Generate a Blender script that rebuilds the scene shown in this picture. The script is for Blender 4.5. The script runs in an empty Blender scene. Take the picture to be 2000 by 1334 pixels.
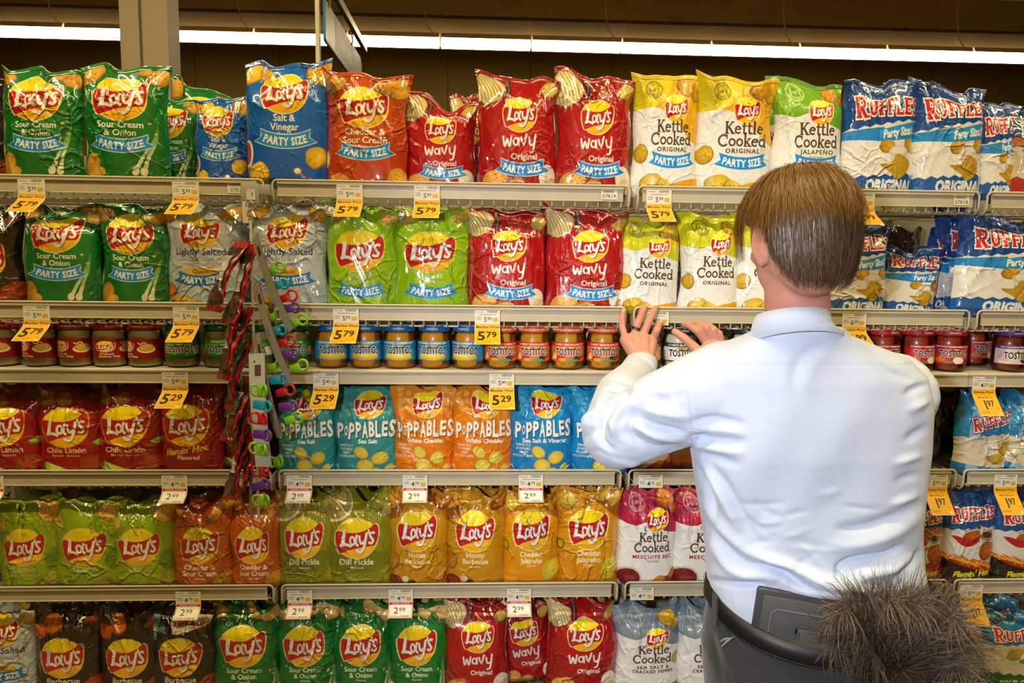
import bpy, math, random
import numpy as np
import mathutils
from mathutils import Vector
# ------------------------------------------------------------------ camera, world, lights, exposure
F = 1500.
YAW, PITCH, ROLL = [math.radians(a) for a in (2.82, 6.82, .76)]
CAM = np.array([.5138, -1.9607, 1.6])
_cy, _sy, _cp, _sp, _cr, _sr = math.cos(YAW), math.sin(YAW), math.cos(PITCH), math.sin(PITCH), math.cos(ROLL), math.sin(ROLL)
_fw = np.array([_sy*_cp, _cy*_cp, -_sp]); _r = np.array([_cy, -_sy, 0.]); _u = np.cross(_r, _fw)
R_, U_ = _cr*_r+_sr*_u, -_sr*_r+_cr*_u
def at(px, py, Y):
    """where the ray through a pixel of the photograph meets the plane y = Y"""
    d = _fw+(px-1000)/F*R_-(py-667)/F*U_
    return CAM+d*(Y-CAM[1])/d[1]
def px_of(P):
    d = np.asarray(P, float)-CAM; z = d@_fw
    return np.stack([1000+F*(d@R_)/z, 667-F*(d@U_)/z], -1)
INK = .96      # printed film is a little darker than the ink values
sc = bpy.context.scene
cam = bpy.data.cameras.new('camera'); cam.sensor_width = 36; cam.lens = F*36/2000; cam.clip_end = 200
co = bpy.data.objects.new('camera', cam); sc.collection.objects.link(co)
co.matrix_world = mathutils.Matrix(((R_[0], U_[0], -_fw[0], CAM[0]), (R_[1], U_[1], -_fw[1], CAM[1]), (R_[2], U_[2], -_fw[2], CAM[2]), (0, 0, 0, 1)))
sc.camera = co
sc.view_settings.view_transform = 'Standard'; sc.view_settings.look = 'None'
sc.view_settings.exposure = 0.; sc.view_settings.gamma = 1.; sc.view_settings.use_curve_mapping = False
sc.cycles.use_denoising = True; sc.cycles.max_bounces = 6; sc.cycles.transparent_max_bounces = 12
sc.cycles.caustics_reflective = False; sc.cycles.caustics_refractive = False; sc.cycles.sample_clamp_indirect = 6
wd = bpy.data.worlds.new('world'); sc.world = wd; wd.use_nodes = True
wd.node_tree.nodes['Background'].inputs[0].default_value = (1., .78, .46, 1)
wd.node_tree.nodes['Background'].inputs[1].default_value = .07
def lamp(name, kind, loc, aim, energy, color, **k):
    l = bpy.data.lights.new(name, kind); l.energy = energy; l.color = color
    for a, b in k.items(): setattr(l, a, b)
    o = bpy.data.objects.new(name, l); sc.collection.objects.link(o); o.location = loc
    o.rotation_euler = (Vector(aim)-Vector(loc)).to_track_quat('-Z', 'Y').to_euler()
    return o
lamp('camera_flash', 'SPOT', (.18, -2.15, 1.72), (1.14, 0, 1.02), 150, (.93, .96, 1.), spot_size=math.radians(66), spot_blend=1., shadow_soft_size=.045)
for i, (y, e) in enumerate(((-2.4, 40), (-1.1, 172), (1.7, 85))):     # rows of ceiling tubes above the aisle
    lamp('ceiling_tube_row', 'AREA', (.6, y, 3.95), (.6, y+.001, 0), e, (1., .78, .36), shape='RECTANGLE', size=7., size_y=.12)
import bmesh
# ------------------------------------------------------------------ print engine
# flat print is cut into the faces of the surface it is printed on: every outline becomes edges of the mesh
C = bpy.context.scene.collection
PI = math.pi
def lin(c):
    c = np.asarray(c, float)
    return np.where(c <= .04045, c/12.92, ((c+.055)/1.055)**2.4)
def hx(s):
    return np.array([int(s[i:i+2], 16)/255 for i in (0, 2, 4)])
def col(c):
    return hx(c) if isinstance(c, str) else np.asarray(c, float)
def vgrad(y0, c0, y1, c1):
    a, b = col(c0), col(c1)
    def f(p):
        t = np.clip((p[:, 1]-y0)/(y1-y0), 0, 1)[:, None]
        return a*(1-t)+b*t
    return f
def rgrad(cx, cy, r, c0, c1, k=1.0):
    a, b = col(c0), col(c1)
    def f(p):
        t = (np.clip(np.hypot(p[:, 0]-cx, p[:, 1]-cy)/r, 0, 1)**k)[:, None]
        return a*(1-t)+b*t
    return f
def subdiv(loop, m):
    loop = np.asarray(loop, float); out = []
    n = len(loop)
    for i in range(n):
        a, b = loop[i], loop[(i+1) % n]
        k = max(1, int(math.ceil(np.hypot(*(b-a))/m)))
        for j in range(k): out.append(a+(b-a)*j/k)
    return np.array(out)
def smooth_pts(pts, n=4, closed=False):
    p = np.asarray(pts, float); N = len(p); out = []
    rng = range(N if closed else N-1)
    for i in rng:
        if closed: p0, p1, p2, p3 = p[(i-1) % N], p[i], p[(i+1) % N], p[(i+2) % N]
        else: p0, p1, p2, p3 = p[max(i-1, 0)], p[i], p[i+1], p[min(i+2, N-1)]
        for j in range(n):
            t = j/n
            out.append(.5*((2*p1)+(-p0+p2)*t+(2*p0-5*p1+4*p2-p3)*t*t+(-p0+3*p1-3*p2+p3)*t**3))
    if not closed: out.append(p[-1])
    return np.array(out)
def stroke(pts, w, sm=0, rnd=False, w1=None):
    p = smooth_pts(pts, sm) if sm else np.asarray(pts, float)
    d = np.gradient(p, axis=0); d /= np.maximum(np.hypot(d[:, 0], d[:, 1]), 1e-9)[:, None]
    n = np.stack([-d[:, 1], d[:, 0]], 1)
    ww = np.full(len(p), w/2.) if w1 is None else np.linspace(w/2., w1/2., len(p))
    L, R = p+n*ww[:, None], p-n*ww[:, None]
    if rnd:
        def cap(c, a0, r):
            return [c+r*np.array([math.cos(a0+t), math.sin(a0+t)]) for t in (PI/4, PI/2, 3*PI/4)]
        ae = math.atan2(-n[-1][1], -n[-1][0]); as_ = math.atan2(n[0][1], n[0][0])
        return np.vstack([R, cap(p[-1], ae, ww[-1]), L[::-1], cap(p[0], as_, ww[0])])
    return np.vstack([R, L[::-1]])
def arc(cx, cy, rx, ry, a0, a1, n=10):
    t = np.radians(np.linspace(a0, a1, n))
    return np.stack([cx+rx*np.cos(t), cy+ry*np.sin(t)], 1)
def ell(cx, cy, rx, ry=None, n=28, rot=0):
    ry = rx if ry is None else ry
    t = np.linspace(0, 2*PI, n, endpoint=False); c, s = math.cos(rot), math.sin(rot)
    x, y = rx*np.cos(t), ry*np.sin(t)
    return np.stack([cx+c*x-s*y, cy+s*x+c*y], 1)
def ring(cx, cy, rx, ry, w, n=16):
    return [ell(cx, cy, rx+w/2, ry+w/2, n), ell(cx, cy, max(rx-w/2, .01), max(ry-w/2, .01), n)[::-1]]
def rect(x0, y0, x1, y1):
    return np.array([(x0, y0), (x1, y0), (x1, y1), (x0, y1)], float)
_TC = {}
def text_loops(s, bold=0., res=2, sp=1.):
    key = (s, bold, res, sp)
    if key in _TC: return _TC[key]
    t = bpy.data.curves.new('t', 'FONT'); t.body = s; t.offset = bold; t.resolution_u = res; t.space_character = sp
    o = bpy.data.objects.new('t', t); C.objects.link(o)
    dg = bpy.context.evaluated_depsgraph_get(); dg.update()
    me = o.evaluated_get(dg).to_mesh()
    v = np.array([x.co[:2] for x in me.vertices]); cnt = {}
    rem = {}; key2 = {}
    for i, q in enumerate(v):
        k = (round(q[0], 4), round(q[1], 4)); rem[i] = key2.setdefault(k, i)
    for pl in me.polygons:
        vs = [rem[i] for i in pl.vertices]
        a = v[vs]; area = 0.5*np.sum(a[:, 0]*np.roll(a[:, 1], -1)-np.roll(a[:, 0], -1)*a[:, 1])
        if area < 0: vs = vs[::-1]
        for i in range(len(vs)):
            a_, b_ = vs[i], vs[(i+1) % len(vs)]
            if a_ == b_: continue
            if (b_, a_) in cnt: del cnt[(b_, a_)]
            else: cnt[(a_, b_)] = 1
    nxt = {}
    for a_, b_ in cnt: nxt.setdefault(a_, []).append(b_)
    loops = []
    while nxt:
        s0 = next(iter(nxt)); cur = s0; lp = []
        while cur in nxt:
            lp.append(v[cur]); n_ = nxt[cur].pop()
            if not nxt[cur]: del nxt[cur]
            cur = n_
            if cur == s0: break
        if len(lp) > 2: loops.append(np.array(lp))
    bpy.data.objects.remove(o); bpy.data.curves.remove(t)
    _TC[key] = loops
    return loops
def xf(loops, cx=0, cy=0, sx=1, sy=None, rot=0, shear=0):
    sy = sx if sy is None else sy; c, s = math.cos(rot), math.sin(rot); out = []
    for l in loops:
        l = np.asarray(l, float); x, y = l[:, 0]*sx+l[:, 1]*sy*shear, l[:, 1]*sy
        out.append(np.stack([cx+c*x-s*y, cy+s*x+c*y], 1))
    return out
def TX(s, cx, cy, h, c, bold=.02, sx=1., shear=0, rot=0, sp=1., align='c', res=2, arcR=None):
    """one line of lettering, cap height h, centred on cx, baseline cy; arcR bends the baseline"""
    L = text_loops(s, bold, res, sp)
    if not L: return []
    allp = np.vstack(L); x0, x1 = allp[:, 0].min(), allp[:, 0].max()
    off = -(x0+x1)/2 if align == 'c' else (-x0 if align == 'l' else -x1)
    k = h/.69
    L = [np.stack([(l[:, 0]+off)*k*sx, l[:, 1]*k], 1) for l in L]
    if arcR:
        L2 = []
        for l in L:
            a = l[:, 0]/arcR
            rr = arcR-l[:, 1] if arcR > 0 else arcR-l[:, 1]
            L2.append(np.stack([rr*np.sin(a), arcR-rr*np.cos(a)], 1))
        L = L2
    return [(xf(L, cx, cy, 1, 1, rot, shear), c)]

def art_mesh(W, H, shapes, base, step=3.4, emax=4.5, xr=None):
    """returns verts2d, tris, corner colours; shapes are painted in order over base"""
    step = min(step, max(W, H))
    nx, ny = max(2, int(round(W/step))), max(2, int(round(H/step)))
    pts = []; edges = []
    def add_loop(l):
        n0 = len(pts); pts.extend(map(tuple, l)); n = len(l)
        edges.extend((n0+i, n0+(i+1) % n) for i in range(n))
    gx, gy = np.linspace(0, W, nx+1), np.linspace(0, H, ny+1)
    border = [(x, 0) for x in gx[:-1]]+[(W, y) for y in gy[:-1]]+[(x, H) for x in gx[:0:-1]]+[(0, y) for y in gy[:0:-1]]
    add_loop(border)
    for y in gy[1:-1]:
        for x in gx[1:-1]: pts.append((x, y))
    S = []
    for loops, c in shapes:
        if isinstance(loops, np.ndarray) and loops.ndim == 2: loops = [loops]
        loops = [subdiv(l, emax) for l in loops if len(l) > 2]
        if not loops: continue
        a = np.vstack(loops)
        if a[:, 0].max() < 0 or a[:, 0].min() > W or a[:, 1].max() < 0 or a[:, 1].min() > H: continue
        for l in loops: add_loop(l)
        S.append((loops, c))
    r = mathutils.geometry.delaunay_2d_cdt([mathutils.Vector(p) for p in pts], edges, [], 0, 1e-4, False)
    v = np.array([tuple(q) for q in r[0]]); f = np.array([t for t in r[2] if len(t) == 3], int)
    ctr = v[f].mean(1)
    m = (ctr[:, 0] > 0) & (ctr[:, 0] < W) & (ctr[:, 1] > 0) & (ctr[:, 1] < H)
    a = v[f]; ar = .5*((a[:, 1, 0]-a[:, 0, 0])*(a[:, 2, 1]-a[:, 0, 1])-(a[:, 2, 0]-a[:, 0, 0])*(a[:, 1, 1]-a[:, 0, 1]))
    m &= np.abs(ar) > 1e-7
    f = f[m]; ar = ar[m]; f[ar < 0] = f[ar < 0][:, ::-1]; ctr = v[f].mean(1)
    who = np.full(len(f), -1)
    for k, (loops, c) in enumerate(S):
        al = np.vstack(loops); x0, y0 = al.min(0); x1, y1 = al.max(0)
        idx = np.where((ctr[:, 0] > x0) & (ctr[:, 0] < x1) & (ctr[:, 1] > y0) & (ctr[:, 1] < y1))[0]
        if not len(idx): continue
        p = ctr[idx]; wn = np.zeros(len(idx), int)
        for l in loops:
            A, B = l, np.roll(l, -1, 0)
            up = (A[:, 1][None] <= p[:, 1][:, None]) & (B[:, 1][None] > p[:, 1][:, None])
            dn = (A[:, 1][None] > p[:, 1][:, None]) & (B[:, 1][None] <= p[:, 1][:, None])
            cr = (B[:, 0]-A[:, 0])[None]*(p[:, 1][:, None]-A[:, 1][None])-(p[:, 0][:, None]-A[:, 0][None])*(B[:, 1]-A[:, 1])[None]
            wn += (up & (cr > 0)).sum(1)-(dn & (cr < 0)).sum(1)
        who[idx[wn != 0]] = k
    used = np.unique(f); rm = -np.ones(len(v), int); rm[used] = np.arange(len(used)); v = v[used]; f = rm[f]
    cc = np.zeros((len(f)*3, 3)); P = v[f].reshape(-1, 2); w3 = np.repeat(who, 3)
    for k in range(-1, len(S)):
        m = w3 == k
        if not m.any(): continue
        c = base if k < 0 else S[k][1]
        cc[m] = c(P[m]) if callable(c) else col(c)
    return v, f, lin(cc)*INK

# ---- brand lettering drawn with strokes
def GL(strokes, cx, cy, s, rot=0, sy=None, shear=0, extra=0.):
    loops = []
    for k in strokes:
        if isinstance(k[0], str):
            _, x, y, rx, ry, w = k[:6]; loops += ring(x, y, rx, ry, w+extra)
        else:
            pts, w = k[0], k[1]; sm = k[2] if len(k) > 2 else 0; rn = k[3] if len(k) > 3 else False
            if extra:
                pts = np.asarray(pts, float).copy()
                d0 = pts[0]-pts[1]; d1 = pts[-1]-pts[-2]
                if not rn:
                    pts[0] = pts[0]+d0/np.hypot(*d0)*extra/2; pts[-1] = pts[-1]+d1/np.hypot(*d1)*extra/2
            loops.append(stroke(pts, w+extra, sm, rn))
    return xf(loops, cx, cy, s, s if sy is None else sy, rot, shear)
def paint(glyphs, cx, cy, s, c, rot=0, sy=None, shear=0, extra=0.):
    """each stroke is its own shape so that overlaps stay solid"""
    out = []
    for k in glyphs: out.append((GL([k], cx, cy, s, rot, sy, shear, extra), c))
    return out
LAYS = [([(-.60, .42), (-.72, -.20)], .18), ([(-.73, .40), (-.50, .42)], .09), ([(-.84, -.24), (-.62, -.19), (-.44, -.22), (-.26, -.29)], .13, 2),
        ('o', -.20, -.03, .120, .175, .105), ([(.06, .24), (-.015, .02), (.0, -.18), (.11, -.25)], .115, 3),
        ([(.17, .20), (.19, -.05), (.28, -.17), (.43, -.06)], .115, 3), ([(.54, .27), (.46, -.10), (.35, -.42), (.17, -.55), (.02, -.46)], .135, 3, True),
        ([(.655, .45), (.63, .27)], .10), ([(.93, .26), (.82, .31), (.70, .22), (.78, .06), (.86, -.06), (.77, -.18), (.62, -.12)], .115, 3)]
RIB = smooth_pts([(-1.0, .12), (-.96, .34), (-.84, .38), (-.55, .33), (-.2, .29), (.15, .31), (.45, .40), (.68, .54), (.82, .68), (.94, .66), (1.02, .48), (1.01, .1), (.93, -.24), (.84, -.40),
                  (.62, -.42), (.3, -.44), (-.05, -.50), (-.35, -.58), (-.58, -.66), (-.76, -.74), (-.86, -.62), (-.96, -.28)], 2, True)
def logo(cx, cy, r, ry=None, rot=0, line='f6e9b0', top='fadf18', bot='f2a51c', red='c01722'):
    ry = r if ry is None else ry
    o = [(ell(cx, cy, r+1.1, ry+1.1, 40), line), (xf([RIB], cx, cy, r*1.05, ry*1.05, rot), line), (ell(cx, cy, r, ry, 40), vgrad(cy-ry*1.2, bot, cy+ry*.1, top))]
    o += [(xf([RIB], cx, cy, r*.995, ry*.995, rot), red)]
    o += paint(LAYS, cx+.7, cy-.8-ry*.07, r*.93, '7d0d14', rot, ry*1.13)
    o += paint(LAYS, cx, cy-ry*.07, r*.93, 'f4f2ee', rot, ry*1.13)
    return o
WAVY = [([(0, .78), (.10, .06), (.20, .02), (.36, .60), (.52, .02), (.62, .06), (.74, .80)], .17, 3, True),
        ('o', 1.14, .36, .22, .29, .16), ([(1.40, .68), (1.42, .02)], .16, 0, True),
        ([(1.62, .74), (1.86, .06), (2.12, 1.0)], .17, 2, True),
        ([(2.36, .74), (2.42, .25), (2.58, .10), (2.80, .22)], .16, 3, True), ([(2.92, 1.0), (2.82, .1), (2.72, -.42), (2.46, -.52)], .17, 3, True)]
SL = .075
KG = {'K': (.86, [([(.17, 0), (.17, 1)], .17), ([(.02, .03), (.33, .03)], SL), ([(.02, .97), (.33, .97)], SL), ([(.22, .42), (.66, .96)], .09), ([(.54, .97), (.82, .97)], SL),
                  ([(.34, .56), (.72, .02)], .16), ([(.56, .03), (.9, .03)], SL)]),
      'e': (.66, [(arc(.32, .33, .25, .28, 10, 318, 11), .12), ([(.08, .38), (.57, .38)], .09)]),
      't': (.46, [([(.2, .92), (.2, .16), (.28, .05), (.44, .08)], .13, 2), ([(.02, .66), (.43, .66)], .08)]),
      'l': (.40, [([(.2, 0), (.2, 1.05)], .14), ([(.04, .03), (.37, .03)], SL), ([(.06, 1.02), (.2, 1.02)], SL)]),
      'C': (.92, [(arc(.5, .48, .40, .45, 48, 318, 12), .14), ([(.80, .60), (.80, .97)], .06)]),
      'o': (.68, [('o', .34, .33, .25, .27, .12)]),
      'k': (.72, [([(.18, 0), (.18, 1.05)], .14), ([(.04, .03), (.34, .03)], SL), ([(.05, 1.02), (.18, 1.02)], SL), ([(.22, .28), (.56, .64)], .08), ([(.42, .66), (.66, .66)], SL),
                  ([(.33, .38), (.60, .02)], .13), ([(.48, .03), (.76, .03)], SL)]),
      'd': (.74, [('o', .32, .33, .24, .27, .12), ([(.58, 0), (.58, 1.05)], .13), ([(.58, .03), (.74, .03)], SL), ([(.44, 1.02), (.58, 1.02)], SL)])}
def word(s, font, cx, cy, h, c, extra=0., rot=0, track=.0, dy=None, hs=None, sx=1., shear=0):
    tot = sum(font[ch][0]+track for ch in s)*h*sx; x = -tot/2; o = []
    cr, sr = math.cos(rot), math.sin(rot)
    for i, ch in enumerate(s):
        adv, g = font[ch]; k = hs[i] if hs else 1.; yo = (dy[i] if dy else 0)*h
        o += paint(g, cx+cr*x-sr*yo, cy+sr*x+cr*yo, h*sx*min(k, 1.12), c, rot, h*k, shear, extra)
        x += (adv*min(k, 1.12)+track)*h*sx
    return o
RG = {'R': (.86, [([(.2, 0), (.2, 1)], .24), ([(.02, .06), (.38, .06)], .12), ([(.02, .94), (.3, .94)], .12), ([(.2, .92), (.55, .92), (.66, .72), (.55, .50), (.2, .48)], .17, 3),
                  ([(.38, .48), (.68, .02)], .22), ([(.56, .06), (.88, .06)], .12)]),
      'U': (.80, [([(.18, 1), (.18, .3), (.38, .10), (.60, .3), (.60, 1)], .20, 3), ([(.02, .94), (.34, .94)], .12), ([(.46, .94), (.76, .94)], .12)]),
      'F': (.70, [([(.2, 0), (.2, 1)], .22), ([(.02, .06), (.38, .06)], .12), ([(.02, .92), (.66, .92)], .16), ([(.62, .98), (.62, .72)], .09), ([(.2, .52), (.52, .52)], .15), ([(.5, .66), (.5, .38)], .08)]),
      'L': (.70, [([(.2, 0), (.2, 1)], .22), ([(.02, .94), (.38, .94)], .12), ([(.02, .08), (.66, .08)], .16), ([(.63, 0), (.63, .30)], .10)]),
      'E': (.74, [([(.2, 0), (.2, 1)], .22), ([(.02, .92), (.66, .92)], .16), ([(.63, .98), (.63, .72)], .09), ([(.2, .52), (.52, .52)], .15), ([(.02, .08), (.68, .08)], .16), ([(.66, 0), (.66, .28)], .10)]),
      'S': (.66, [([(.58, .74), (.48, .90), (.26, .90), (.14, .74), (.26, .56), (.46, .46), (.56, .27), (.44, .10), (.22, .10), (.10, .26)], .20, 2)])}
def ruffles(cx, cy, h, rot=.0):
    o = []; hs = [1.22, 1., 1., 1.02, 1.02, 1.0, .92]; dy = [-.10, 0, 0, 0, 0, .02, .05]
    a = dict(rot=rot, track=.03, hs=hs, dy=dy, sx=.72)
    o += word('RUFFLES', RG, cx, cy, h, '17427c', extra=.30, **a)
    o += word('RUFFLES', RG, cx, cy, h, 'f2f2f0', extra=.16, **a)
    o += word('RUFFLES', RG, cx, cy, h, 'c8202c', **a)
    return o
def tostitos(cx, cy, h, w=104., c='1f2a3c', line='f4f2ea'):
    out = []; x0 = None
    for cc, b in ((line, .085), (c, .04)):
        L = text_loops('TOSTITOS', b, 2, 1.0); a = np.vstack(L)
        if x0 is None: x0, x1 = a[:, 0].min(), a[:, 0].max()
        k = h/.69; kx = w/(x1-x0)
        out.append(([np.stack([cx+(l[:, 0]-(x0+x1)/2)*kx, cy+l[:, 1]*k], 1) for l in L], cc))
    out += [(ell(cx+.08*w, cy+1.12*h, .13*h, n=8), 'e3b21c'), (ell(cx-.06*w, cy+1.14*h, .10*h, n=8), c), (ell(cx+.20*w, cy+1.14*h, .10*h, n=8), c), (ell(cx+.045*w, cy+.66*h, .11*h, n=8), 'd02a25')]
    return out
def banner(cy, c='188ee4', x0=12, x1=88, th=14, sag=8, txt='PARTY SIZE', line=None, tc='f2f4f6', rot=0, cx=50):
    """curved ribbon with swallow tails"""
    w = (x1-x0)/2; n = 10
    R = (w*w+sag*sag)/(2*sag)
    def pt(x, y):
        a = (x)/R; r = R-y
        X, Y = r*math.sin(a), R-r*math.cos(a)
        c_, s_ = math.cos(rot), math.sin(rot)
        return (cx+c_*X-s_*Y, cy-th/2+s_*X+c_*Y)
    def body(g):
        xs = np.linspace(-w-g, w+g, n)
        b = [pt(x, -g) for x in xs]
        t = [pt(x, th+g) for x in xs[::-1]]
        e1 = [pt(w+g*1.5-6, th*.5)]; e0 = [pt(-w-g*1.5+6, th*.5)]
        return np.array(b+e1+t+e0)
    o = [(body(.9), line)] if line else []
    o.append((body(0), c))
    L = text_loops(txt, .035, 2, 1.06); a = np.vstack(L); k = th*.56/.69; mid = (a[:, 0].min()+a[:, 0].max())/2
    k2 = min(k, (w*1.52)/(a[:, 0].max()-a[:, 0].min()))
    o.append(([np.array([pt((q[0]-mid)*k2, th*.22+q[1]*k) for q in l]) for l in L], tc))
    return o
def chip(cx, cy, r, rot=0, seed=0, c='c99a3c', ry=.8, edge='8f6420', ridges=False):
    rr = random.Random(seed); n = 14
    a = [(math.cos(2*PI*i/n)*r*(1+rr.uniform(-.1, .1)), math.sin(2*PI*i/n)*r*ry*(1+rr.uniform(-.1, .1))) for i in range(n)]
    base = smooth_pts(a, 2, True); o = [(xf([base], cx, cy, 1, 1, rot), edge)]
    cc = col(c)
    o.append((xf([base*.92+np.array([.04*r, .06*r])], cx, cy, 1, 1, rot), rgrad(cx+r*.2, cy+r*.2, r*1.2, np.clip(cc*1.18, 0, 1), cc*.86)))
    if ridges:
        for k in range(-3, 4):
            q = stroke([(-r*.75, k*r*.2), (0, k*r*.2+r*.1), (r*.75, k*r*.2)], r*.07, 3)
            o.append((xf([q], cx, cy, 1, 1, rot), cc*.72))
    else:
        for k in range(4):
            t = rr.uniform(0, 2*PI); d = rr.uniform(.1, .6)*r
            o.append((xf([ell(math.cos(t)*d, math.sin(t)*d*ry, r*rr.uniform(.05, .12), r*.05, 6)], cx, cy, 1, 1, rot), cc*.74))
    return o
def smiley(cx, cy, r):
    o = [(ell(cx, cy, r, r, 18), '15151a'), (ell(cx, cy, r*.88, r*.88, 18), 'f0f0ee'), (ell(cx, cy, r*.78, r*.74, 16), '17171c'), (ell(cx, cy-r*.12, r*.66, r*.52, 14), 'f0f0ee')]
    o += [(stroke([(cx-r*.42, cy-r*.2), (cx, cy-r*.42), (cx+r*.42, cy-r*.2)], r*.12, 3), '17171c'), (ell(cx-r*.3, cy+r*.05, r*.09, n=6), '17171c'), (ell(cx+r*.25, cy+r*.05, r*.09, n=6), 'c8202c')]
    return o
def seal(cx, cy, r, c):
    o = [(ring(cx, cy, r, r, r*.09, 22), c), (ring(cx, cy, r*.62, r*.62, r*.07, 18), c)]
    for s, up in (('TASTY FLAVOR', 1), ('SERIOUS CRUNCH', -1)):
        L = text_loops(s, .03, 1, 1.0); a = np.vstack(L); mid = (a[:, 0].min()+a[:, 0].max())/2; k = r*.22/.69; R = r*.72
        W_ = (a[:, 0].max()-a[:, 0].min())*k; k2 = k*min(1, 2.5*R/W_)
        q = []
        for l in L:
            p = []
            for x, y in l:
                if up > 0: an = PI/2-(x-mid)*k2/R; rr = R+y*k
                else: an = -PI/2+(x-mid)*k2/R; rr = R+r*.2-y*k
                p.append((cx+rr*math.cos(an), cy+rr*math.sin(an)))
            q.append(np.array(p))
        o.append((q, c))
    o += TX("Lay's", cx, cy-r*.16, r*.42, c, bold=.03, shear=.2, res=1)
    return o
# ------------------------------------------------------------------ bag prints, art units: 100 wide, 150 high
BW, BH = 100., 150.
def top_seam(c1):
    return [(rect(0, 146, 100, 150), c1)]
def classic(bg, glow, flavour, tcol='f0eee6', party=False, ly=None, lr=33, lry=None, fs=7.4, bo=3, chips=(), extra=(), sub='Flavored', banner_line=None, seam=None, bold=.02, logo_line='f6e9b0'):
    ly = (108 if party else 86) if ly is None else ly
    lry = lr*.83 if party else lr*.95
    b = rgrad(50, ly-4, 75, glow, bg, .9)
    sh = list(chips)
    sh += logo(48, ly, lr*.98, lry, rot=.03, line=logo_line)
    y = ly-lry-(8.5 if party else 9.5)
    for i, s in enumerate(flavour):
        sh += TX(s, 49, y, fs, tcol, bold=bold, res=2); y -= fs*1.3
    if sub: sh += TX(sub, 49, y+fs*.55, fs*.42, tcol, bold=.01, res=1)
    if party: sh += banner(y-bo, x0=12, x1=88, th=15, sag=9, line=banner_line)
    sh += list(extra)
    if seam: sh += top_seam(seam)
    return sh, b
def lime_wedge(cx, cy, r, rot):
    a = np.vstack([arc(0, 0, r, r*.95, 180, 360, 14)])
    return [(xf([a], cx, cy, 1, 1, rot), '3f8a1c'), (xf([a*.86], cx, cy, 1, 1, rot), 'a8d23a'), (xf([a*.5], cx, cy, 1, 1, rot), 'cfe66a')]
def onion(x, y, rot, s=1.):
    o = []
    for dx, a in ((0, 0), (9, .16)):
        st = [(0, 0), (3, 16), (8, 36), (9, 60)]
        o.append((xf([stroke(st, 5, 4, True, 1.6)], x+dx, y, s, s, rot+a), vgrad(y, 'e8e6c8', y+60*s, '2f8a30')))
        o.append((xf([ell(-.5, -2, 4.2, 5.5, 14)], x+dx, y, s, s, rot+a), 'ddd6b8'))
    return o
def bitsof(pts, c, r=1.8):
    return [(ell(x, y, r*1.2, r*.8, 7, rot=x), c) for x, y in pts]
def corner_chips(c='c9983a', e='8a6226', seed=0, ridges=False, big=1.):
    return chip(8, 138, 17*big, .3, seed, c, .8, e, ridges)+chip(88, 136, 15*big, -.6, seed+1, c, .7, e, ridges)+chip(74, 143, 10*big, .4, seed+2, c, .7, e, ridges)
V = {}
def reg(name, sh, base, rough=.24, back=None, kind='film'):
    V[name] = dict(sh=sh, base=base, rough=rough, back=back, kind=kind, mesh=None)
scc = chip(14, 26, 15, 1.3, 5, 'bd8c2e', .75, '7d5a1d')+chip(20, 16, 11, .4, 6, 'c79a3a', .8, '7d5a1d')
reg('sco_party', *classic('056a2c', '078a38', ['Sour Cream', '& Onion'], party=True, banner_line='d8e6ee', seam='04501f',
    chips=corner_chips(seed=3)+scc+onion(68, 22, -.25)+bitsof([(82, 78), (88, 66), (80, 60)], 'cfc04a'), extra=[(ell(0, 48, 6, 13, 14), 'dfe3cf')]), back='05602a')
reg('sco', *classic('056a2c', '09903a', ['Sour Cream', '& Onion'], chips=corner_chips('d3b064', seed=7)+chip(60, 140, 13, 0, 8, 'd3b064', .8)+onion(86, 4, .05)
    +bitsof([(40, 128), (44, 120), (86, 46), (90, 40), (18, 54)], 'd5d0a0'), extra=[(ell(2, 8, 15, 17, 18), 'c9d2b0'), (ell(2, 8, 12.5, 14.5, 18), 'e8ead8'), (ring(2, 8, 8, 9, 1, 16), 'b9c7a2')], ly=86, seam='04501f'), back='05602a')
reg('sv_party', *classic('0a5ac0', '1278e0', ['Salt &', 'Vinegar'], party=True, fs=7.8, banner_line='dfe9f2', ly=111, lr=29,
    chips=chip(8, 134, 13, .3, 11, 'e2b32a', .9, 'a07818')+chip(27, 133, 13, -.3, 12, 'e2b32a', .9, 'a07818')+chip(88, 138, 20, -.6, 13, 'd9a92c', .7, '9a7320')+chip(18, 18, 15, 1, 14, 'dfb02c', .9, 'a07818')
    +chip(86, 38, 13, .9, 15, 'dfb02c', .9, 'a07818')+[(ell(4, 42, 7, 16, 16), 'efe4dc'), (ell(3, 42, 5, 13, 16), 'b0263a')], extra=[(stroke([(66, 20), (76, 11), (84, 0)], 2, 3), 'a87a4a'), (ell(64, 22, 5, 4, 12), 'c08c58'), (ell(64, 22.4, 3.6, 2.8, 12), 'f0eeea')]), back='0b4f96')
reg('cheddar_party', *classic('b8390f', 'd2621a', ['Cheddar &', 'Sour Cream'], party=True, banner_line='e8d6c8', ly=104, lr=31, fs=7.8,
    chips=chip(10, 134, 20, .5, 21, 'cf8f30', .7, '934e12')+chip(78, 136, 20, -.3, 22, 'd79a30', .8, '934e12')+chip(92, 124, 12, .8, 23, 'd79a30', .8, '934e12')+chip(16, 12, 16, .1, 24, 'c98a2c', .6, '8b4c14')+chip(88, 14, 17, .9, 25, 'd39a38', .8, '8b4c14'),
    extra=[(ell(0, 40, 6, 12, 12), 'eae3d6')]), back='a6330e')
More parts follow.
